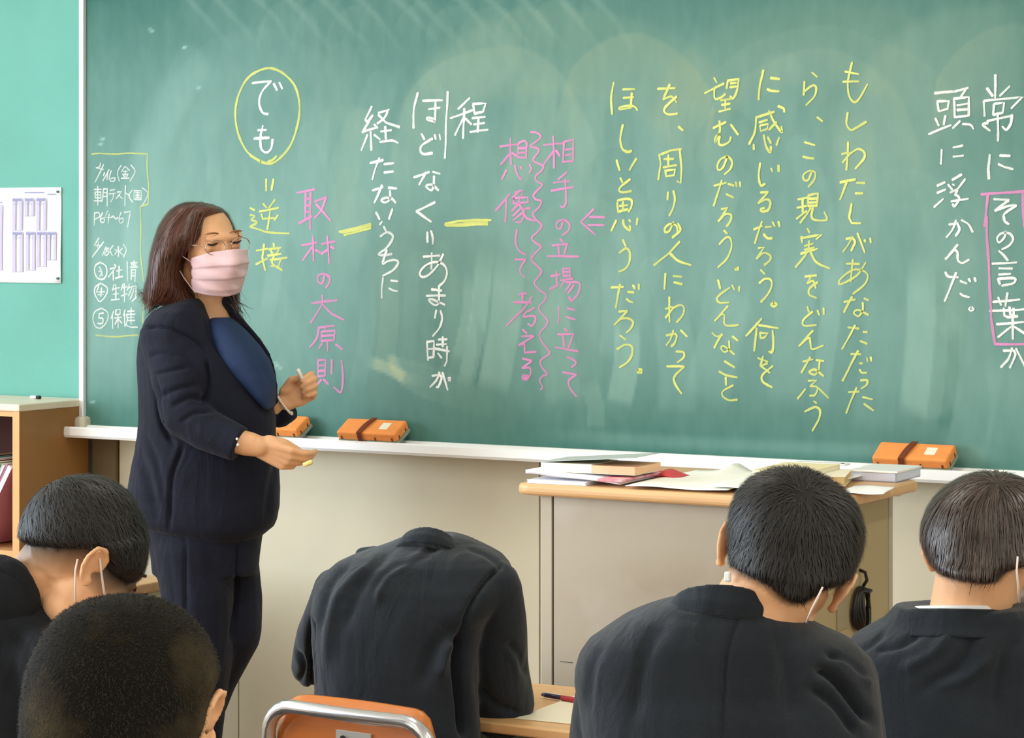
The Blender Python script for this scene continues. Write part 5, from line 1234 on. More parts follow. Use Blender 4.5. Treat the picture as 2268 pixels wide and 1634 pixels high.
def hand_prims(F, w, R, side, curls, thumb, k=1.0):
    """five-fingered hand: w wrist point, R columns across / towards the fingertips / back of hand"""
    def g(v): return w+R @ (Vector(v)*k)
    for i in range(4):
        x = (0.027, 0.009, -0.009, -0.026)[i]*side; ky = (0.084, 0.087, 0.082, 0.074)[i]
        F.cone(g((x*0.55, 0.006, 0)), 0.0135*k, g((x, ky, 0.001)), 0.0105*k)
    F.ell(g((0, 0.045, -0.003)), (0.036*k, 0.045*k, 0.014*k), R)
    F.ell(g((0.024*side, 0.030, -0.010)), (0.016*k, 0.028*k, 0.014*k), R)
    tips = []
    for i in range(4):
        x = (0.027, 0.009, -0.009, -0.026)[i]*side; ky = (0.084, 0.087, 0.082, 0.074)[i]
        Ls = [q*(0.074, 0.082, 0.075, 0.060)[i] for q in (0.46, 0.30, 0.24)]
        c = curls[i]; a = 0; p = Vector((x, ky, 0.001)); rr = (0.0092, 0.0084, 0.0076, 0.0066)
        for j, (dl, bend) in enumerate(zip(Ls, (68, 92, 55))):
            a += math.radians(bend)*c
            q = p+Vector((-x*0.10*c, math.cos(a)*dl, -math.sin(a)*dl))
            F.cone(g(p), rr[j]*k, g(q), rr[j+1]*k); p = q
        tips.append(g(p))
    p = Vector((0.026*side, 0.022, -0.008)); rr = (0.0125, 0.0105, 0.0092, 0.0076)
    for j, d in enumerate(thumb):
        q = p+Vector((d[0]*side, d[1], d[2])); F.cone(g(p), rr[j]*k, g(q), rr[j+1]*k); p = q
    tips.append(g(p)); return tips
def person(label, px, py, Z, name='person'):
    p = W(px, py, Z)
    return thing(name, label, 'person', (p.x, p.y, 0.0))

# ================================================================ teacher
ZT = 6.2
tr = person('standing teacher in a navy suit and pink mask, holding chalk in both hands', 440, 900, ZT)
tr.location.z = 0.12
HC = None
F = Fig(ZT)
RH = head_frame(35, -9, -6)
hc = F.Q(459, 543, 0.0)
head_prims(F, hc, RH, 1.02)
F.E(430, 596, .02, 30, 48, 48); F.C((458, 610, 0.03), 46, (468, 730, 0.03), 46)
F.L([(715, 400, 520, 0.02, 60), (760, 360, 540, 0, 70), (900, 350, 560, 0, 75), (1100, 350, 560, 0, 75), (1180, 360, 540, 0, 70)])
# arms inside the sleeves
F.chain([((380, 745, -.09), 34), ((400, 925, -.16), 34), ((470, 965, -.19), 31), ((560, 984, -.19), 26)])
F.chain([((500, 760, .10), 32), ((560, 930, .08), 30), ((630, 893, .06), 22)])
# wrist and hands
yv = (RT*0.93-UP*0.36).normalized(); zv = (-UP*0.40-FW*0.90); zv = (zv-yv*zv.dot(yv)).normalized(); xv = yv.cross(zv)
RR = Matrix((xv, yv, zv)).transposed()
F.C((540, 982, -.19), 27, (575, 988, -.19), 24)
tipR = hand_prims(F, F.Q(572, 990, -.19), RR, -1, (0.30, 0.38, 0.45, 0.5), ((0.004, 0.036, -0.010), (-0.010, 0.034, -0.008), (-0.012, 0.026, -0.004)), 0.94)
yv = (RT*0.86+UP*0.50).normalized(); zv = (FW*0.9+RT*0.2); zv = (zv-yv*zv.dot(yv)).normalized(); xv = yv.cross(zv)
RL = Matrix((xv, yv, zv)).transposed()
tipL = hand_prims(F, F.Q(628, 890, .05), RL, 1, (0.78, 0.9, 0.95, 0.98), ((0.012, 0.028, -0.016), (-0.010, 0.026, -0.012), (-0.016, 0.018, -0.004)), 0.94)
# legs
F.chain([((430, 1180, 0), 60), ((450, 1440, 0), 42), ((430, 1840, 0.02), 26)]); F.chain([((505, 1180, .06), 50), ((512, 1390, .03), 36), ((440, 1560, .08), 26), ((410, 1830, .16), 24)])
F.build('body', M['skin'], tr, 0.0036, 3)

# eyes, brows, glasses
def on_head(x, y, z, c=None, R=None): return (c or hc)+(R or RH) @ (Vector((x, y, z))*1.02)
for s in (1, -1):
    pts = [on_head(s*(0.032+dx), 0.0885-abs(dx)*0.35, 0.016-0.0035*(1-(dx/0.016)**2)) for dx in (-0.016, -0.010, -0.004, 0.004, 0.010, 0.016)]
    tube('eyelid_line', pts, [0.0008, 0.0022, 0.0026, 0.0026, 0.0022, 0.0008], M['lash'], tr, 8)
    pts = [on_head(s*(0.033+dx), 0.0925-abs(dx+0.003)*0.5, 0.037+0.004*(1-((dx)/0.02)**2)) for dx in (-0.018, -0.009, 0, 0.009, 0.018)]
    tube('eyebrow', pts, [0.001, 0.0022, 0.0024, 0.0022, 0.0008], M['brow'], tr, 8)
gl = None
rim_objs = []
vs, fs = [], []
for s in (1, -1):
    pts = []
    for i in range(25):
        a = 2*math.pi*i/24
        pts.append(on_head(s*(0.034+0.026*math.cos(a)), 0.104-0.12*abs(0.034+0.026*math.cos(a)-0.02)*0.5, 0.008+0.018*math.sin(a)))
    v2, f2 = tube_data(pts, 0.0012, 6, False); o = len(vs); vs += [p-tr.location for p in v2]; fs += [tuple(i+o for i in f) for f in f2]
    v2, f2 = tube_data([on_head(s*0.060, 0.098, 0.012), on_head(s*0.078, 0.06, 0.014), on_head(s*0.082, 0.0, 0.018)], 0.0011, 6); o = len(vs); vs += [p-tr.location for p in v2]; fs += [tuple(i+o for i in f) for f in f2]
v2, f2 = tube_data([on_head(-0.009, 0.104, 0.010), on_head(0, 0.106, 0.013), on_head(0.009, 0.104, 0.010)], 0.0012, 6); o = len(vs); vs += [p-tr.location for p in v2]; fs += [tuple(i+o for i in f) for f in f2]
g_ = link('glasses', mesh_from(vs, fs, True), M['glass_rim'], tr); g_['label'] = 'thin metal-rimmed oval glasses'
mk_ = mask_obj(hc+RH @ Vector((0, 0.005, 0.003)), RH, 1.10, M['mask_pink'], tr, 0.009); mk_['label'] = 'pale pink pleated mask'
tube('mask_strap', [on_head(0.070, 0.052, -0.030), on_head(0.081, 0.03, -0.018), on_head(0.088, 0.0, 0.01)], 0.0014, M['mask_pink'], tr, 6)
tube('mask_strap', [on_head(0.060, 0.045, -0.105), on_head(0.076, 0.02, -0.07), on_head(0.086, -0.01, -0.03)], 0.0014, M['mask_pink'], tr, 6)
# hair: cap, near curtain over her right cheek, far lock
F = Fig(ZT)
F.L([(448, 412, 450, 0.02, 40), (453, 398, 470, 0.015, 62), (461, 384, 489, 0.01, 80), (471, 374, 500, 0.02, 92), (482, 366, 474, 0.02, 96),
     (503, 354, 470, 0.01, 100), (523, 347, 464, 0.0, 102), (540, 342, 450, 0.0, 102), (556, 338, 430, 0.0, 100), (575, 335, 410, 0.0, 96),
     (600, 332, 404, 0, 92), (620, 328, 406, 0, 88), (638, 322, 412, 0, 84), (655, 322, 432, 0.02, 80), (672, 340, 450, 0.03, 74)], 2.1)
F.L([(460, 440, 489, 0.05, 30), (473, 460, 505, 0.05, 40), (485, 478, 511, 0.05, 40), (497, 496, 516, 0.05, 40), (523, 502, 525, 0.06, 40), (545, 500, 529, 0.08, 36), (556, 500, 526, 0.10, 34),
     (600, 492, 520, 0.11, 32), (636, 484, 526, 0.05, 40), (652, 484, 530, 0.05, 40), (668, 486, 514, 0.05, 34), (690, 490, 512, 0.05, 26)], 2.0)
F.L([(620, 400, 470, 0.05, 60), (660, 420, 475, 0.06, 60), (690, 440, 476, 0.06, 50)], 2.0)
hair = F.build('hair', M['hair_brown'], tr, 0.0045, 4); hair['label'] = 'shoulder length brown hair'
part = on_head(-0.01, 0.045, 0.105)
def dteach(p, n):
    v = p-part; d = v*0.6; d.z = 0
    x, y = px_of(p)
    out = Vector((0, 0, -1))+d.normalized()*(0.55 if y < 500 else 0.10)
    if y > 615: out = out+(-RT*0.9 if x < 400 else RT*0.8)*((y-615)/35)
    return out
def fhair(p, n): return True
trails('hair_strands', [hair], scatter(hair, 3600, lambda p, n: not (462 < px_of(p)[0] < 508 and 462 < px_of(p)[1] < 505)), dteach, 0.10, 0.0016, M['strand_brown'], tr, 8, 0.0035, 0.10, 0.15, 0.3, 0.8, 0.003)
# blouse and jacket
F = Fig(ZT)
F.L([(702, 468, 512, 0.02, 60), (716, 462, 528, 0.01, 80), (740, 465, 552, 0, 95), (770, 470, 578, 0, 105), (800, 480, 598, 0, 110), (838, 520, 609, 0, 110), (875, 560, 611, 0, 100), (903, 588, 608, 0, 80)], 2.3)
F.build('blouse', M['shirt_blue'], tr, 0.005, 4, [([(520, 720), (560, 780), (600, 850)], 8, 2)])
F = Fig(ZT)
F.L([(660, 405, 448, 0.02, 62), (672, 372, 456, 0.01, 85), (690, 338, 461, 0, 105), (706, 324, 468, 0, 116), (730, 314, 482, 0, 122), (761, 308, 503, 0, 126), (798, 305, 547, 0, 128),
     (838, 306, 577, 0, 128), (870, 307, 592, 0, 128), (895, 307, 603, 0, 128), (925, 308, 611, 0, 128), (965, 305, 611, 0, 128), (1000, 298, 614, 0, 130), (1040, 291, 618, 0, 132), (1081, 284, 621, 0, 134),
     (1120, 290, 620, 0, 134), (1150, 300, 613, 0, 130), (1164, 316, 606, 0, 126), (1172, 340, 596, 0, 120), (1184, 390, 582, 0, 110), (1193, 440, 560, 0, 95)], 2.25)
# far front edge and far sleeve
F.chain([((503, 668, .0), 13), ((516, 694, .02), 11), ((546, 724, .05), 7), ((573, 754, .05), 6), ((594, 784, .05), 5), ((606, 815, .05), 4), ((611, 848, .05), 4), ((610, 890, .04), 6)])
F.chain([((560, 860, .10), 34), ((590, 912, .09), 34), ((618, 917, .08), 31)]); F.C((618, 917, .08), 31, (640, 901, .07), 30, True, False)
# near sleeve
F.chain([((360, 748, -.07), 52), ((378, 800, -.10), 52), ((394, 860, -.13), 54), ((404, 915, -.15), 52)])
F.chain([((404, 915, -.15), 52), ((455, 950, -.17), 47)]); F.C((455, 950, -.17), 47, (531, 984, -.19), 40, True, False)
cre = [([(318, 726), (350, 724), (385, 730), (430, 752), (462, 784)], 4, 5), ([(458, 800), (462, 850), (452, 895)], 5, 8), ([(344, 838), (350, 890), (360, 945), (385, 985)], 5, 6),
       ([(405, 988), (380, 1060), (375, 1170)], 5, 5), ([(380, 900), (420, 880), (452, 885)], 6, 4), ([(350, 880), (390, 862), (440, 850)], 6, 4), ([(340, 830), (380, 820), (420, 812)], 5, 3), ([(330, 790), (360, 782), (400, 790)], 5, 2.5),
       ([(400, 935), (430, 915), (470, 912)], 5, 3), ([(468, 706), (485, 740), (520, 775)], 4, 4), ([(520, 775), (556, 815), (590, 880)], 3.5, 3), ([(300, 1000), (325, 1050), (345, 1140)], 10, 4), ([(320, 960), (345, 1020), (360, 1090)], 8, 3),
       ([(450, 706), (470, 760), (500, 800), (540, 850)], 3, 2.5), ([(615, 1010), (600, 1080), (590, 1150)], 8, 3)]
jk = F.build('jacket', M['navy'], tr, 0.0042, 3, cre, 0.0012, 9); jk['label'] = 'navy suit jacket'
for (x, y) in ((525, 972), (527, 985)):
    p = F.Q(x, y, -.195-.036)
    bm = bmesh.new(); bmesh.ops.create_uvsphere(bm, u_segments=10, v_segments=6, radius=0.0035, matrix=Matrix.Translation(p-tr.location)); link('button', bm_mesh(bm, True), M['alu'], tr)
# bracelet of pale beads round the far wrist
bc0 = F.Q(630, 896, .055); ya = (RT*0.80+UP*0.55).normalized(); na = ya.cross(FW).normalized(); bm = bmesh.new()
for i in range(26):
    a = 2*math.pi*i/26; p = bc0+(na*math.cos(a)*0.0285+FW*math.sin(a)*0.0265)-UP*0.002*math.cos(a)
    bmesh.ops.create_uvsphere(bm, u_segments=8, v_segments=6, radius=0.0036 if i % 13 else 0.0062, matrix=Matrix.Translation(p-tr.location))
link('bracelet', bm_mesh(bm, True), M['pearl'], tr)
# trousers
F = Fig(ZT)
F.L([(1130, 318, 600, 0, 105), (1180, 328, 582, 0, 105), (1230, 334, 575, 0, 100), (1270, 338, 572, 0, 95)], 2.3)
F.chain([((425, 1210, -.03), 88), ((440, 1330, -.04), 80), ((450, 1440, -.04), 66), ((440, 1600, -.02), 56), ((425, 1810, .02), 48)], False)
F.chain([((500, 1230, .06), 72), ((512, 1330, .05), 70), ((516, 1400, .03), 64), ((470, 1500, .06), 56), ((420, 1640, .12), 50), ((410, 1810, .16), 44)], False)
F.build('trousers', M['navy'], tr, 0.007, 4, [([(411, 1180), (411, 1350), (420, 1500)], 3, 4), ([(526, 1200), (524, 1320), (512, 1420)], 4, 6)])
F = Fig(ZT)
for x, dz in ((430, 0.0), (415, .16)):
    F.E(x+38, 1828, dz, 78, 16, 36); F.E(x, 1815, dz, 38, 26, 34)
F.build('shoe', M['black'], tr, 0.006, 4)
# chalk in the hands
def stick(name, label, a, b, r, m):
    t = thing(name, label, 'chalk', a); vs, fs = tube_data([Vector(), (b-a)*0.1, b-a], [r*0.8, r, r*0.92], 14); link('stick', mesh_from(vs, fs, True), m, t); return t
F = Fig(ZT)
stick('chalk_stick', 'white stick of chalk pointing up from the teacher left fist', F.Q(659, 817, -.0), F.Q(674, 850, .01), 0.0052, M['chalk_w'])
stick('chalk_stub', 'short yellow chalk stub between the teacher right fingertips', F.Q(692, 1022, -.20), F.Q(672, 1030, -.20), 0.0060, M['chalk_y'])

# ================================================================ students
def student_bottom(root, heading=0.0, sx_=0.0, sy_=0.0):
    """trousers and shoes of a seated figure, shared by all"""
    if not hasattr(student_bottom, 'me'):
        F = Fig(1.0); V = Vector
        F.ell(V((0, 0, 0.535)), (0.165, 0.13, 0.085)); 
        for s in (-1, 1):
            F.cone(V((s*0.085, 0.02, 0.525)), 0.085, V((s*0.11, 0.40, 0.53)), 0.066)
            F.cone(V((s*0.11, 0.40, 0.53)), 0.064, V((s*0.11, 0.42, 0.10)), 0.048, True, False)
        tmp = bpy.data.objects.new('tmp_root', None)
        o = F.build('trousers', M['uniform_b'], None, 0.012, 3); student_bottom.me = o.data; bpy.data.objects.remove(o)
        bm = bmesh.new()
        for s in (-1, 1):
            box_into(bm, (s*0.11-0.045, 0.34, 0.004), (s*0.11+0.045, 0.60, 0.075), 0.03, 4)
        student_bottom.sh = bm_mesh(bm, True); student_bottom.sh.materials.append(M['tray'])
    for nm, me in (('trousers', student_bottom.me), ('shoe', student_bottom.sh)):
        o = bpy.data.objects.new(nm, me); COL.objects.link(o); o.parent = root; o.location = (sx_, sy_, 0); o.rotation_euler = (0, 0, heading)
def arms(F, pts, hand=True):
    for ch in pts: F.chain(ch)

# ---- middle student, head bowed out of sight over the desk
Z3 = 4.66
s3 = person('student in dark uniform bowed over the desk, head hidden behind the raised collar', 880, 1500, Z3)
F = Fig(Z3)
RH3 = head_frame(148, -62, 0); c3 = F.Q(1015, 1345, 0.28)
head_prims(F, c3, RH3, 1.0)
F.C((1000, 1310, .26), 55, (950, 1230, .13), 58)
F.L([(1230, 860, 1040, .12, 70), (1300, 780, 1080, .10, 80), (1500, 760, 980, .03, 90), (1750, 770, 960, -.03, 90), (1860, 780, 950, -.03, 90)])
F.chain([((1105, 1330, .08), 36), ((1115, 1560, .16), 34), ((1050, 1560, .38), 26)])
F.chain([((740, 1340, .14), 36), ((700, 1480, .28), 34), ((800, 1500, .45), 26)])
yv = (FW*0.5-RT*0.85).normalized(); zv = UP.copy(); xv = yv.cross(zv); hand_prims(F, F.Q(1040, 1560, .40), Matrix((xv, yv, zv)).transposed(), -1, (.4, .45, .5, .5), ((0.012, 0.03, -0.01), (0, 0.028, -0.008), (-0.004, 0.022, -0.004)))
yv = (FW*0.3+RT*0.95).normalized(); xv = yv.cross(zv); hand_prims(F, F.Q(810, 1500, .46), Matrix((xv, yv, zv)).transposed(), 1, (.2, .2, .2, .25), ((0.012, 0.03, -0.01), (0, 0.028, -0.008), (-0.004, 0.022, -0.004)))
F.build('body', M['skin'], s3, 0.005, 3)
F = Fig(Z3)
F.E(1012, 1335, .28, 95, 88, 98)
F.build('hair', M['hair_black'], s3, 0.007, 3)
F = Fig(Z3)
F.L([(1182, 905, 1012, .12, 50), (1192, 880, 1040, .12, 75), (1203, 856, 1062, .11, 95), (1215, 820, 1088, .10, 108), (1227, 782, 1112, .09, 116), (1245, 745, 1130, .08, 124), (1275, 710, 1142, .07, 130), (1300, 694, 1140, .06, 134),
     (1335, 690, 1120, .05, 136), (1380, 686, 1080, .04, 138), (1430, 686, 1062, .03, 138), (1480, 689, 1062, .02, 138), (1545, 692, 1062, .01, 136), (1620, 700, 1065, -.01, 134), (1720, 705, 1060, -.02, 130), (1850, 710, 1050, -.02, 120)], 2.5)
F.chain([((1095, 1300, .04), 62), ((1104, 1380, .05), 62), ((1103, 1470, .07), 70), ((1108, 1560, .10), 76)]); F.chain([((1108, 1555, .10), 74), ((1060, 1570, .34), 46)])
F.chain([((735, 1300, .10), 42), ((700, 1400, .17), 42), ((688, 1480, .24), 44)]); F.chain([((690, 1480, .24), 44), ((790, 1500, .42), 40)])
F.chain([((800, 1226, .16), 16), ((830, 1222, .16), 16)])
cre = [([(1111, 1250), (1070, 1296), (1038, 1350), (1026, 1400)], 5, 5), ([(1024, 1400), (1018, 1470), (1026, 1560), (1030, 1630)], 12, 16), ([(1000, 1420), (984, 1450), (975, 1500)], 12, -6), ([(985, 1195), (930, 1235), (860, 1270), (830, 1310)], 9, 3.5),
       ([(960, 1215), (900, 1250), (850, 1285), (835, 1340)], 9, -3.5), ([(870, 1215), (810, 1280), (760, 1400)], 12, 3), ([(820, 1250), (745, 1330), (722, 1470)], 12, -4), ([(780, 1240), (730, 1300), (708, 1400)], 9, 3),
       ([(690, 1370), (688, 1440), (692, 1540)], 6, 9), ([(1010, 1380), (960, 1440), (930, 1520)], 16, 3), ([(1120, 1420), (1150, 1450), (1170, 1500)], 9, 3), ([(1060, 1520), (1100, 1560), (1160, 1580)], 10, 3.5), ([(660, 1440), (672, 1480), (655, 1520)], 6, 4), ([(1030, 1210), (1080, 1230), (1120, 1262)], 6, 2)]
F.crease = 3.2; F.build('jacket', M['uniform'], s3, 0.0045, 4, cre, 0.0022, 7)
F = Fig(Z3)
F.R([(950, 1228, .075, 78, 78, 8, (0, .90, -.42)), (949, 1214, .075, 69, 74, 6, (0, .85, -.50)), (950, 1207, .082, 63, 70, 4, (0, .74, -.67)), (952, 1209, .09, 56, 58, 4, (0, .74, -.67))])
F.build('collar', M['uniform'], s3, 0.003, 2)
student_bottom(s3, 0.0, 0.03, -0.03)

# ---- black-haired student at right of centre
Z4 = 3.36
s4 = person('black haired student seen from behind, head tilted right, in front of the podium', 1610, 1600, Z4)
F = Fig(Z4)
RH4 = head_frame(166, -30, 21); c4 = F.Q(1735, 1258, 0.10)
head_prims(F, c4, RH4, 1.0)
F.E(1798, 1312, .10, 36, 44, 50); F.C((1740, 1275, .06), 92, (1665, 1375, .06), 104); F.C((1700, 1290, .05), 88, (1640, 1400, .07), 98)
F.L([(1370, 1480, 1800, .09, 120), (1450, 1400, 1820, .10, 130), (1700, 1420, 1820, .08, 140), (2200, 1440, 1800, .05, 150), (2350, 1450, 1790, .05, 150)])
F.chain([((1850, 1500, .12), 50), ((1900, 1800, .25), 48), ((1800, 1760, .55), 34)]); F.chain([((1360, 1500, .12), 50), ((1340, 1800, .25), 48), ((1500, 1760, .60), 34)])
yv = (FW*0.8-RT*0.6).normalized(); xv = yv.cross(zv); hand_prims(F, F.Q(1795, 1760, .57), Matrix((xv, yv, zv)).transposed(), -1, (.4, .45, .5, .5), ((0.012, 0.03, -0.01), (0, 0.028, -0.008), (-0.004, 0.022, -0.004)))
yv = (FW*0.6+RT*0.8).normalized(); xv = yv.cross(zv); hand_prims(F, F.Q(1505, 1760, .62), Matrix((xv, yv, zv)).transposed(), 1, (.2, .2, .2, .25), ((0.012, 0.03, -0.01), (0, 0.028, -0.008), (-0.004, 0.022, -0.004)))
b4 = F.build('body', M['skin'], s4, 0.0042, 3)
F = Fig(Z4)
F.L([(1038, 1722, 1772, .07, 40), (1042, 1700, 1792, .07, 62), (1052, 1678, 1818, .07, 88), (1068, 1655, 1852, .07, 112), (1088, 1636, 1876, .07, 130), (1112, 1624, 1894, .07, 142), (1140, 1619, 1906, .07, 150),
     (1168, 1616, 1912, .07, 154), (1206, 1616, 1911, .07, 152), (1235, 1615, 1905, .065, 146), (1256, 1618, 1896, .06, 138), (1272, 1650, 1886, .05, 128), (1286, 1680, 1868, .045, 112), (1300, 1704, 1822, .03, 92), (1314, 1728, 1800, .02, 72), (1325, 1752, 1786, .015, 50)], 2.1)
h4 = F.build('hair', M['hair_black'], s4, 0.0045, 4, (), 0.0012, 14); h4['label'] = 'thick short black hair'
fuzz(b4, h4, 0.012, 0.9, c4, RH4)
wh4 = W(1786, 1072, Z4-0.02)
def d4(p, n):
    v = (p-wh4); d = v.normalized(); return d+Vector((0, 0, -0.5*min(1, v.length/0.08)))
trails('hair_strands', [h4], scatter(h4, 6500), d4, 0.036, 0.0012, M['strand_black'], s4, 5, 0.003, 0.28, 0.1, 0.25, 0.75, 0.002)
F = Fig(Z4)
F.L([(1322, 1500, 1700, .06, 90), (1334, 1462, 1728, .07, 125), (1348, 1424, 1752, .08, 148), (1364, 1388, 1782, .08, 164), (1388, 1348, 1825, .08, 178), (1416, 1304, 1884, .08, 190), (1449, 1281, 1920, .08, 196), (1480, 1273, 1934, .08, 200),
     (1515, 1272, 1944, .08, 204), (1560, 1282, 1950, .07, 206), (1640, 1290, 1956, .06, 208), (1800, 1300, 1950, .05, 208), (2100, 1330, 1900, .04, 208), (2320, 1350, 1880, .04, 206)], 2.6)
F.chain([((1880, 1500, .10), 66), ((1895, 1640, .14), 72), ((1910, 1810, .24), 72)]); F.chain([((1910, 1810, .24), 70), ((1800, 1770, .52), 50)])
F.chain([((1345, 1500, .10), 64), ((1330, 1640, .14), 70), ((1325, 1810, .24), 70)]); F.chain([((1325, 1810, .24), 68), ((1490, 1770, .56), 50)])
cre = [([(1810, 1480), (1850, 1500), (1900, 1560), (1935, 1600)], 11, 12), ([(1850, 1450), (1900, 1480), (1930, 1520)], 9, -4), ([(1790, 1520), (1850, 1560), (1900, 1630)], 10, 7), ([(1830, 1445), (1880, 1465), (1925, 1505)], 8, 6), ([(1640, 1360), (1610, 1450), (1600, 1634)], 4, 2.2),
       ([(1480, 1370), (1430, 1450), (1400, 1600)], 18, 3), ([(1720, 1400), (1740, 1480), (1760, 1600)], 20, 3), ([(1340, 1420), (1310, 1480), (1300, 1600)], 12, 3), ([(1500, 1345), (1560, 1350), (1620, 1348)], 8, 2)]
F.crease = 3.2; F.build('jacket', M['uniform'], s4, 0.0045, 4, cre, 0.0022, 7)
F = Fig(Z4)
F.R([(1605, 1378, .07, 140, 140, 7, (0, .96, -.22)), (1606, 1352, .06, 128, 128, 7, (0, .95, -.27)), (1612, 1342, .055, 122, 112, 7, (0, .84, -.54)), (1614, 1344, .06, 112, 100, 7, (0, .84, -.54))])
F.build('collar', M['uniform'], s4, 0.003, 2)
tube('mask_strap', [W(1822, 1300, Z4-.05), W(1810, 1325, Z4-.055), W(1797, 1350, Z4-.05), W(1786, 1378, Z4-.02)], 0.0014, M['strap'], s4, 6)
box('mask_edge', (-0.005, -0.003, -0.007), (0.005, 0.003, 0.007), M['mask_white'], s4, bevel=0.004, loc=W(1612, 1277, Z4+0.02)-s4.location)
student_bottom(s4, 0.0, 0.02, 0.10)

# ---- student at the right edge
Z5 = 3.94
s5 = person('student with soft bowl-cut hair and mask at the right edge, seen from behind', 2170, 1600, Z5)
F = Fig(Z5)
RH5 = head_frame(158, -16, -2); c5 = F.Q(2178, 1222, 0.08)
head_prims(F, c5, RH5, 1.0)
F.C((2165, 1250, .04), 86, (2145, 1385, .06), 92)
F.L([(1370, 2040, 2300, .08, 110), (1450, 1980, 2350, .08, 120), (1700, 1990, 2340, .06, 130), (2120, 2010, 2320, .05, 140)])
F.chain([((1990, 1460, .1), 46), ((1970, 1740, .22), 44), ((2080, 1740, .55), 32)]); F.chain([((2360, 1460, .1), 46), ((2390, 1740, .22), 44), ((2300, 1740, .55), 32)])
yv = (FW*0.8-RT*0.6).normalized(); xv = yv.cross(zv); hand_prims(F, F.Q(2295, 1740, .57), Matrix((xv, yv, zv)).transposed(), -1, (.4, .45, .5, .5), ((0.012, 0.03, -0.01), (0, 0.028, -0.008), (-0.004, 0.022, -0.004)))
yv = (FW*0.6+RT*0.8).normalized(); xv = yv.cross(zv); hand_prims(F, F.Q(2085, 1740, .57), Matrix((xv, yv, zv)).transposed(), 1, (.2, .2, .2, .25), ((0.012, 0.03, -0.01), (0, 0.028, -0.008), (-0.004, 0.022, -0.004)))
b5 = F.build('body', M['skin'], s5, 0.0045, 3)
F = Fig(Z5)
F.L([(1047, 2160, 2225, .05, 40), (1053, 2142, 2250, .05, 62), (1064, 2122, 2275, .05, 86), (1082, 2096, 2300, .05, 108), (1105, 2072, 2318, .05, 124), (1132, 2054, 2330, .05, 134), (1163, 2043, 2337, .05, 140), (1195, 2041, 2338, .05, 140),
     (1215, 2046, 2334, .045, 138), (1232, 2054, 2326, .04, 132), (1248, 2062, 2240, .03, 124), (1258, 2070, 2222, .02, 112), (1270, 2088, 2212, .01, 98), (1280, 2150, 2206, .0, 76)], 2.15)
h5 = F.build('hair', M['hair_soft'], s5, 0.0045, 4, (), 0.0010, 14); h5['label'] = 'soft dark brown bowl-cut hair'
fuzz(b5, h5, 0.010, 0.8, c5, RH5)
wh5 = W(2214, 1058, Z5-0.02)
def d5(p, n):
    v = (p-wh5); d = v.normalized(); return d*(0.9 if v.length < 0.05 else 0.25)+Vector((0, 0, -1))
trails('hair_strands', [h5], scatter(h5, 6500), d5, 0.045, 0.0014, M['strand_soft'], s5, 7, 0.003, 0.12, 0.3, 0.3, 0.85, 0.0015)
F = Fig(Z5)
F.L([(1340, 1985, 2280, .05, 100), (1354, 1975, 2310, .06, 128), (1372, 1960, 2345, .07, 145), (1392, 1925, 2380, .07, 160), (1412, 1890, 2410, .07, 170), (1445, 1868, 2438, .07, 178), (1500, 1860, 2452, .07, 186), (1600, 1868, 2460, .06, 190), (1900, 1880, 2450, .05, 190), (2150, 1920, 2420, .04, 190)], 2.6)
F.chain([((1935, 1490, .09), 58), ((1925, 1620, .13), 62), ((1930, 1760, .22), 64)]); F.chain([((1930, 1760, .22), 62), ((2060, 1745, .52), 46)])
F.chain([((2395, 1490, .09), 58), ((2405, 1620, .13), 62), ((2410, 1760, .22), 64)]); F.chain([((2410, 1760, .22), 62), ((2310, 1745, .52), 46)])
cre = [([(2040, 1400), (1990, 1430), (1930, 1440)], 9, 3.5), ([(2110, 1400), (2060, 1450), (2000, 1480)], 12, -3.5), ([(2160, 1400), (2120, 1480), (2040, 1530)], 14, 4), ([(1960, 1395), (1925, 1425), (1900, 1440)], 8, 3), ([(2200, 1450), (2140, 1500), (2060, 1520)], 12, -3), ([(2260, 1400), (2220, 1470), (2200, 1580)], 16, 3)]
F.crease = 3.2; F.build('jacket', M['uniform'], s5, 0.0045, 4, cre, 0.0022, 7)
F = Fig(Z5)
F.R([(2112, 1404, .06, 168, 150, 1, (0, .98, -.10)), (2112, 1388, .055, 150, 132, 1, (0, .98, -.12)), (2112, 1350, .05, 124, 108, 1, (0, .98, -.17)), (2112, 1350, .05, 116, 100, 1, (0, .98, -.17))])
F.build('collar', M['uniform'], s5, 0.003, 2)
F = Fig(Z5)
F.R([(2122, 1358, .05, 110, 100, 0, (0, .98, -.17)), (2128, 1342, .05, 104, 96, 0, (0, .98, -.17))])
F.build('shirt_collar', M['shirt_white'], s5, 0.003, 2)
k5_ = mask_obj(c5+RH5 @ Vector((0, 0.008, -0.012)), RH5, 1.10, M['mask_white'], s5)
tube('mask_strap', [W(2254, 1232, Z5-.07), W(2252, 1262, Z5-.075), W(2255, 1300, Z5-.07), W(2258, 1334, Z5-.045)], 0.0016, M['strap'], s5, 6)
student_bottom(s5, 0.0, 0.02, 0.08)

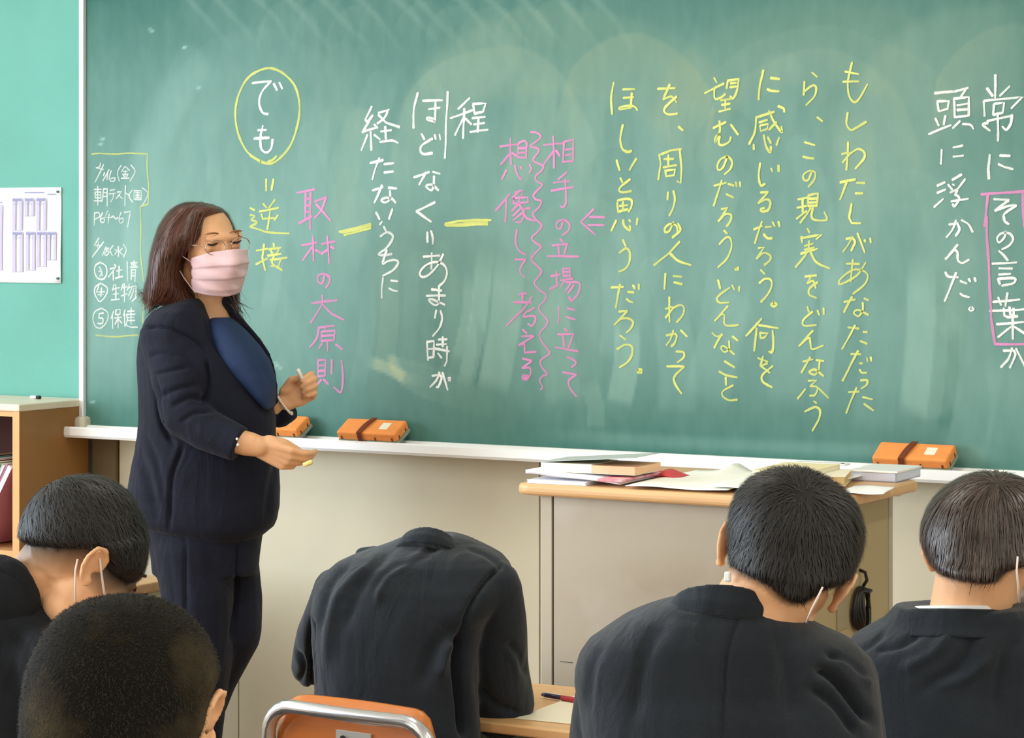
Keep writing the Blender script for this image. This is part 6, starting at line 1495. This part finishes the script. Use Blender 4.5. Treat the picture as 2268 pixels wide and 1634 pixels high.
# ---- boy at the left, seen from the side, head bent
Z1 = 4.0
s1 = person('student at the left edge with dark undercut hair and mask, head bent down', 60, 1500, Z1)
F = Fig(Z1)
RH1 = head_frame(112, -34, 0); c1 = F.Q(184, 1238, 0.0)
head_prims(F, c1, RH1, 1.03)
F.C((130, 1240, .02), 80, (62, 1330, .05), 82)
F.L([(1380, -120, 110, .05, 120), (1500, -140, 130, .05, 130), (1800, -130, 120, .03, 130), (2100, -120, 110, .03, 130)])
F.chain([((95, 1480, -.03), 40), ((115, 1680, .02), 40), ((220, 1660, .1), 30)]); F.chain([((-60, 1480, .24), 44), ((-20, 1680, .3), 42), ((150, 1660, .35), 30)])
yv = (RT*0.9+FW*0.3).normalized(); xv = yv.cross(zv); hand_prims(F, F.Q(222, 1660, .1), Matrix((xv, yv, zv)).transposed(), -1, (.4, .45, .5, .5), ((0.012, 0.03, -0.01), (0, 0.028, -0.008), (-0.004, 0.022, -0.004)))
hand_prims(F, F.Q(155, 1660, .35), Matrix((xv, yv, zv)).transposed(), 1, (.3, .3, .3, .35), ((0.012, 0.03, -0.01), (0, 0.028, -0.008), (-0.004, 0.022, -0.004)))
b1 = F.build('body', M['skin'], s1, 0.0038, 3)
F = Fig(Z1)
F.L([(1054, 160, 205, 0, 40), (1060, 132, 238, 0, 62), (1073, 106, 262, 0, 84), (1090, 82, 283, 0, 100), (1112, 66, 300, 0, 112), (1140, 52, 314, 0, 118), (1165, 45, 322, 0, 120), (1185, 42, 326, 0, 118), (1198, 60, 328, 0, 114)], 2.1)
F.L([(1190, 196, 328, 0, 112), (1212, 212, 327, 0, 106), (1235, 228, 326, 0, 98), (1255, 244, 322, 0, 90), (1272, 262, 316, .02, 78), (1286, 278, 306, .03, 60)], 2.1)
h1 = F.build('hair', M['hair_black'], s1, 0.005, 4, (), 0.001, 14); h1['label'] = 'dark hair shaved short at the nape'
wh1 = W(120, 1080, Z1)
def d1(p, n):
    v = p-wh1; return v.normalized()+Vector((0, 0, -0.35))
trails('hair_strands', [h1], scatter(h1, 4500), d1, 0.032, 0.0012, M['strand_black'], s1, 5, 0.0025, 0.3, 0.1, 0.25, 0.75, 0.0015)
fuzz(b1, h1, 0.046, 0.97, c1, RH1)
F = Fig(Z1)
F.L([(1318, -130, 90, .04, 120), (1332, -160, 130, .04, 150), (1350, -190, 165, .04, 165), (1385, -220, 185, .04, 175), (1450, -235, 180, .04, 180), (1600, -235, 165, .04, 182), (1900, -220, 150, .03, 180), (2140, -200, 140, .03, 175)], 2.5)
F.chain([((95, 1450, -.06), 64), ((110, 1580, -.03), 66), ((120, 1690, .0), 64)]); F.chain([((120, 1690, .0), 62), ((215, 1665, .1), 44)])
F.chain([((-120, 1450, .22), 60), ((-90, 1680, .3), 62)]); F.chain([((-90, 1680, .3), 60), ((140, 1665, .35), 44)])
F.C((-60, 1300, .04), 84, (10, 1340, .02), 84)
cre = [([(0, 1340), (60, 1350), (120, 1380)], 10, 3), ([(20, 1400), (60, 1440), (90, 1520)], 14, 4), ([(130, 1400), (100, 1480), (90, 1600)], 12, 3)]
F.build('jacket', M['uniform_b'], s1, 0.006, 4, cre, 0.0022, 7)
F = Fig(Z1)
F.E(-12, 1334, -.02, 104, 108, 84)
F.build('collar', M['uniform_b'], s1, 0.004, 3, [([(-10, 1262), (30, 1275), (58, 1305), (66, 1345)], 4, 3)])
tube('mask_strap', [W(172, 1238, Z1-.085), W(167, 1262, Z1-.092), W(166, 1300, Z1-.090), W(168, 1345, Z1-.075)], 0.0015, M['strap'], s1, 6)
tube('mask_strap', [W(221, 1236, Z1-.078), W(224, 1265, Z1-.080), W(229, 1300, Z1-.072), W(234, 1325, Z1-.06)], 0.0018, M['strap'], s1, 6)
mask_obj(c1+RH1 @ Vector((0, 0.008, -0.012)), RH1, 1.13, M['mask_white'], s1)
def oh1(x, y, z): return c1+RH1 @ (Vector((x, y, z))*1.03)
tube('eyelid_line', [oh1(0.032+dx, 0.0885-abs(dx)*0.35, 0.004-0.0035*(1-(dx/0.016)**2)) for dx in (-0.016, -0.008, 0.004, 0.010, 0.020)], [0.0006, 0.0016, 0.0018, 0.0016, 0.0008], M['lash'], s1, 8)
tube('eyebrow', [oh1(0.033+dx, 0.0905-abs(dx+0.003)*0.6, 0.024+0.004*(1-(dx/0.02)**2)) for dx in (-0.018, -0.009, 0, 0.009, 0.022)], [0.001, 0.003, 0.003, 0.0026, 0.001], M['lash'], s1, 8)
student_bottom(s1, 0.0, -0.10, 0.06)

# ---- shaven-headed student nearest the camera
Z2 = 2.12
s2 = person('student with shaved head nearest the camera at lower left, seen from behind', 265, 1700, Z2)
F = Fig(Z2)
RH2 = head_frame(152, -26, 4); c2 = F.Q(282, 1568, 0.07)
head_prims(F, c2, RH2, 1.0, (1,), 0.84)
F.C((280, 1640, .02), 150, (250, 1880, -.02), 160)
F.L([(1900, 0, 560, 0, 180), (2100, -80, 640, 0, 200), (2600, -60, 620, 0, 210), (3300, -40, 600, 0, 210)])
b2 = F.build('body', M['skin'], s2, 0.0042, 3)
F = Fig(Z2)
F.L([(1323, 238, 300, .02, 60), (1328, 200, 335, .02, 100), (1338, 168, 366, .02, 140), (1352, 142, 393, .02, 172), (1372, 118, 420, .02, 205), (1400, 98, 446, .02, 232), (1436, 78, 468, .02, 252), (1476, 63, 484, .02, 262),
     (1505, 56, 486, .02, 262), (1535, 52, 470, .015, 258), (1570, 49, 460, .01, 250), (1610, 47, 452, .0, 240), (1670, 52, 425, -.005, 220), (1720, 75, 395, -.005, 190)], 2.1)
h2 = F.build('hair', M['hair_buzz'], s2, 0.0045, 5); h2['label'] = 'close-shaved dark hair with paler patches'
fuzz(b2, h2, 0.012, 0.9, c2, RH2)
trails('hair_stubble', [h2], scatter(h2, 20000), lambda p, n: (n*0.3+Vector((0, 0, -1))), 0.0036, 0.0008, M['strand_buzz'], s2, 1, 0.0016, 0.5, 0, 0.3, 0.2)
F = Fig(Z2)
F.L([(1790, 60, 480, 0, 150), (1830, -20, 560, 0, 210), (1880, -90, 650, 0, 250), (1960, -160, 720, 0, 280), (2100, -190, 750, 0, 290), (2600, -170, 730, 0, 300), (3200, -140, 700, 0, 300), (3520, -120, 680, 0, 290)], 2.6)
F.chain([((-120, 2100, .05), 110), ((-140, 2500, .15), 100)]); F.chain([((-140, 2500, .15), 98), ((60, 2450, .40), 70)])
F.chain([((680, 2100, .05), 110), ((700, 2500, .15), 100)]); F.chain([((700, 2500, .15), 98), ((480, 2450, .40), 70)])
F.build('jacket', M['uniform_b'], s2, 0.009, 4)
student_bottom(s2, 0.0, 0.0, 0.05)

# chairs under the other students
for s_, lab in ((s1, 'orange plywood school chair under the undercut student at the left edge'), (s2, 'orange plywood school chair under the shaven-headed student'),
                (s4, 'orange plywood school chair under the black haired student'), (s5, 'orange plywood school chair under the bowl-cut student at the right edge')):
    dup(chair0, (s_.location.x+0.02, s_.location.y-0.13, 0), ang*0.0, lab)
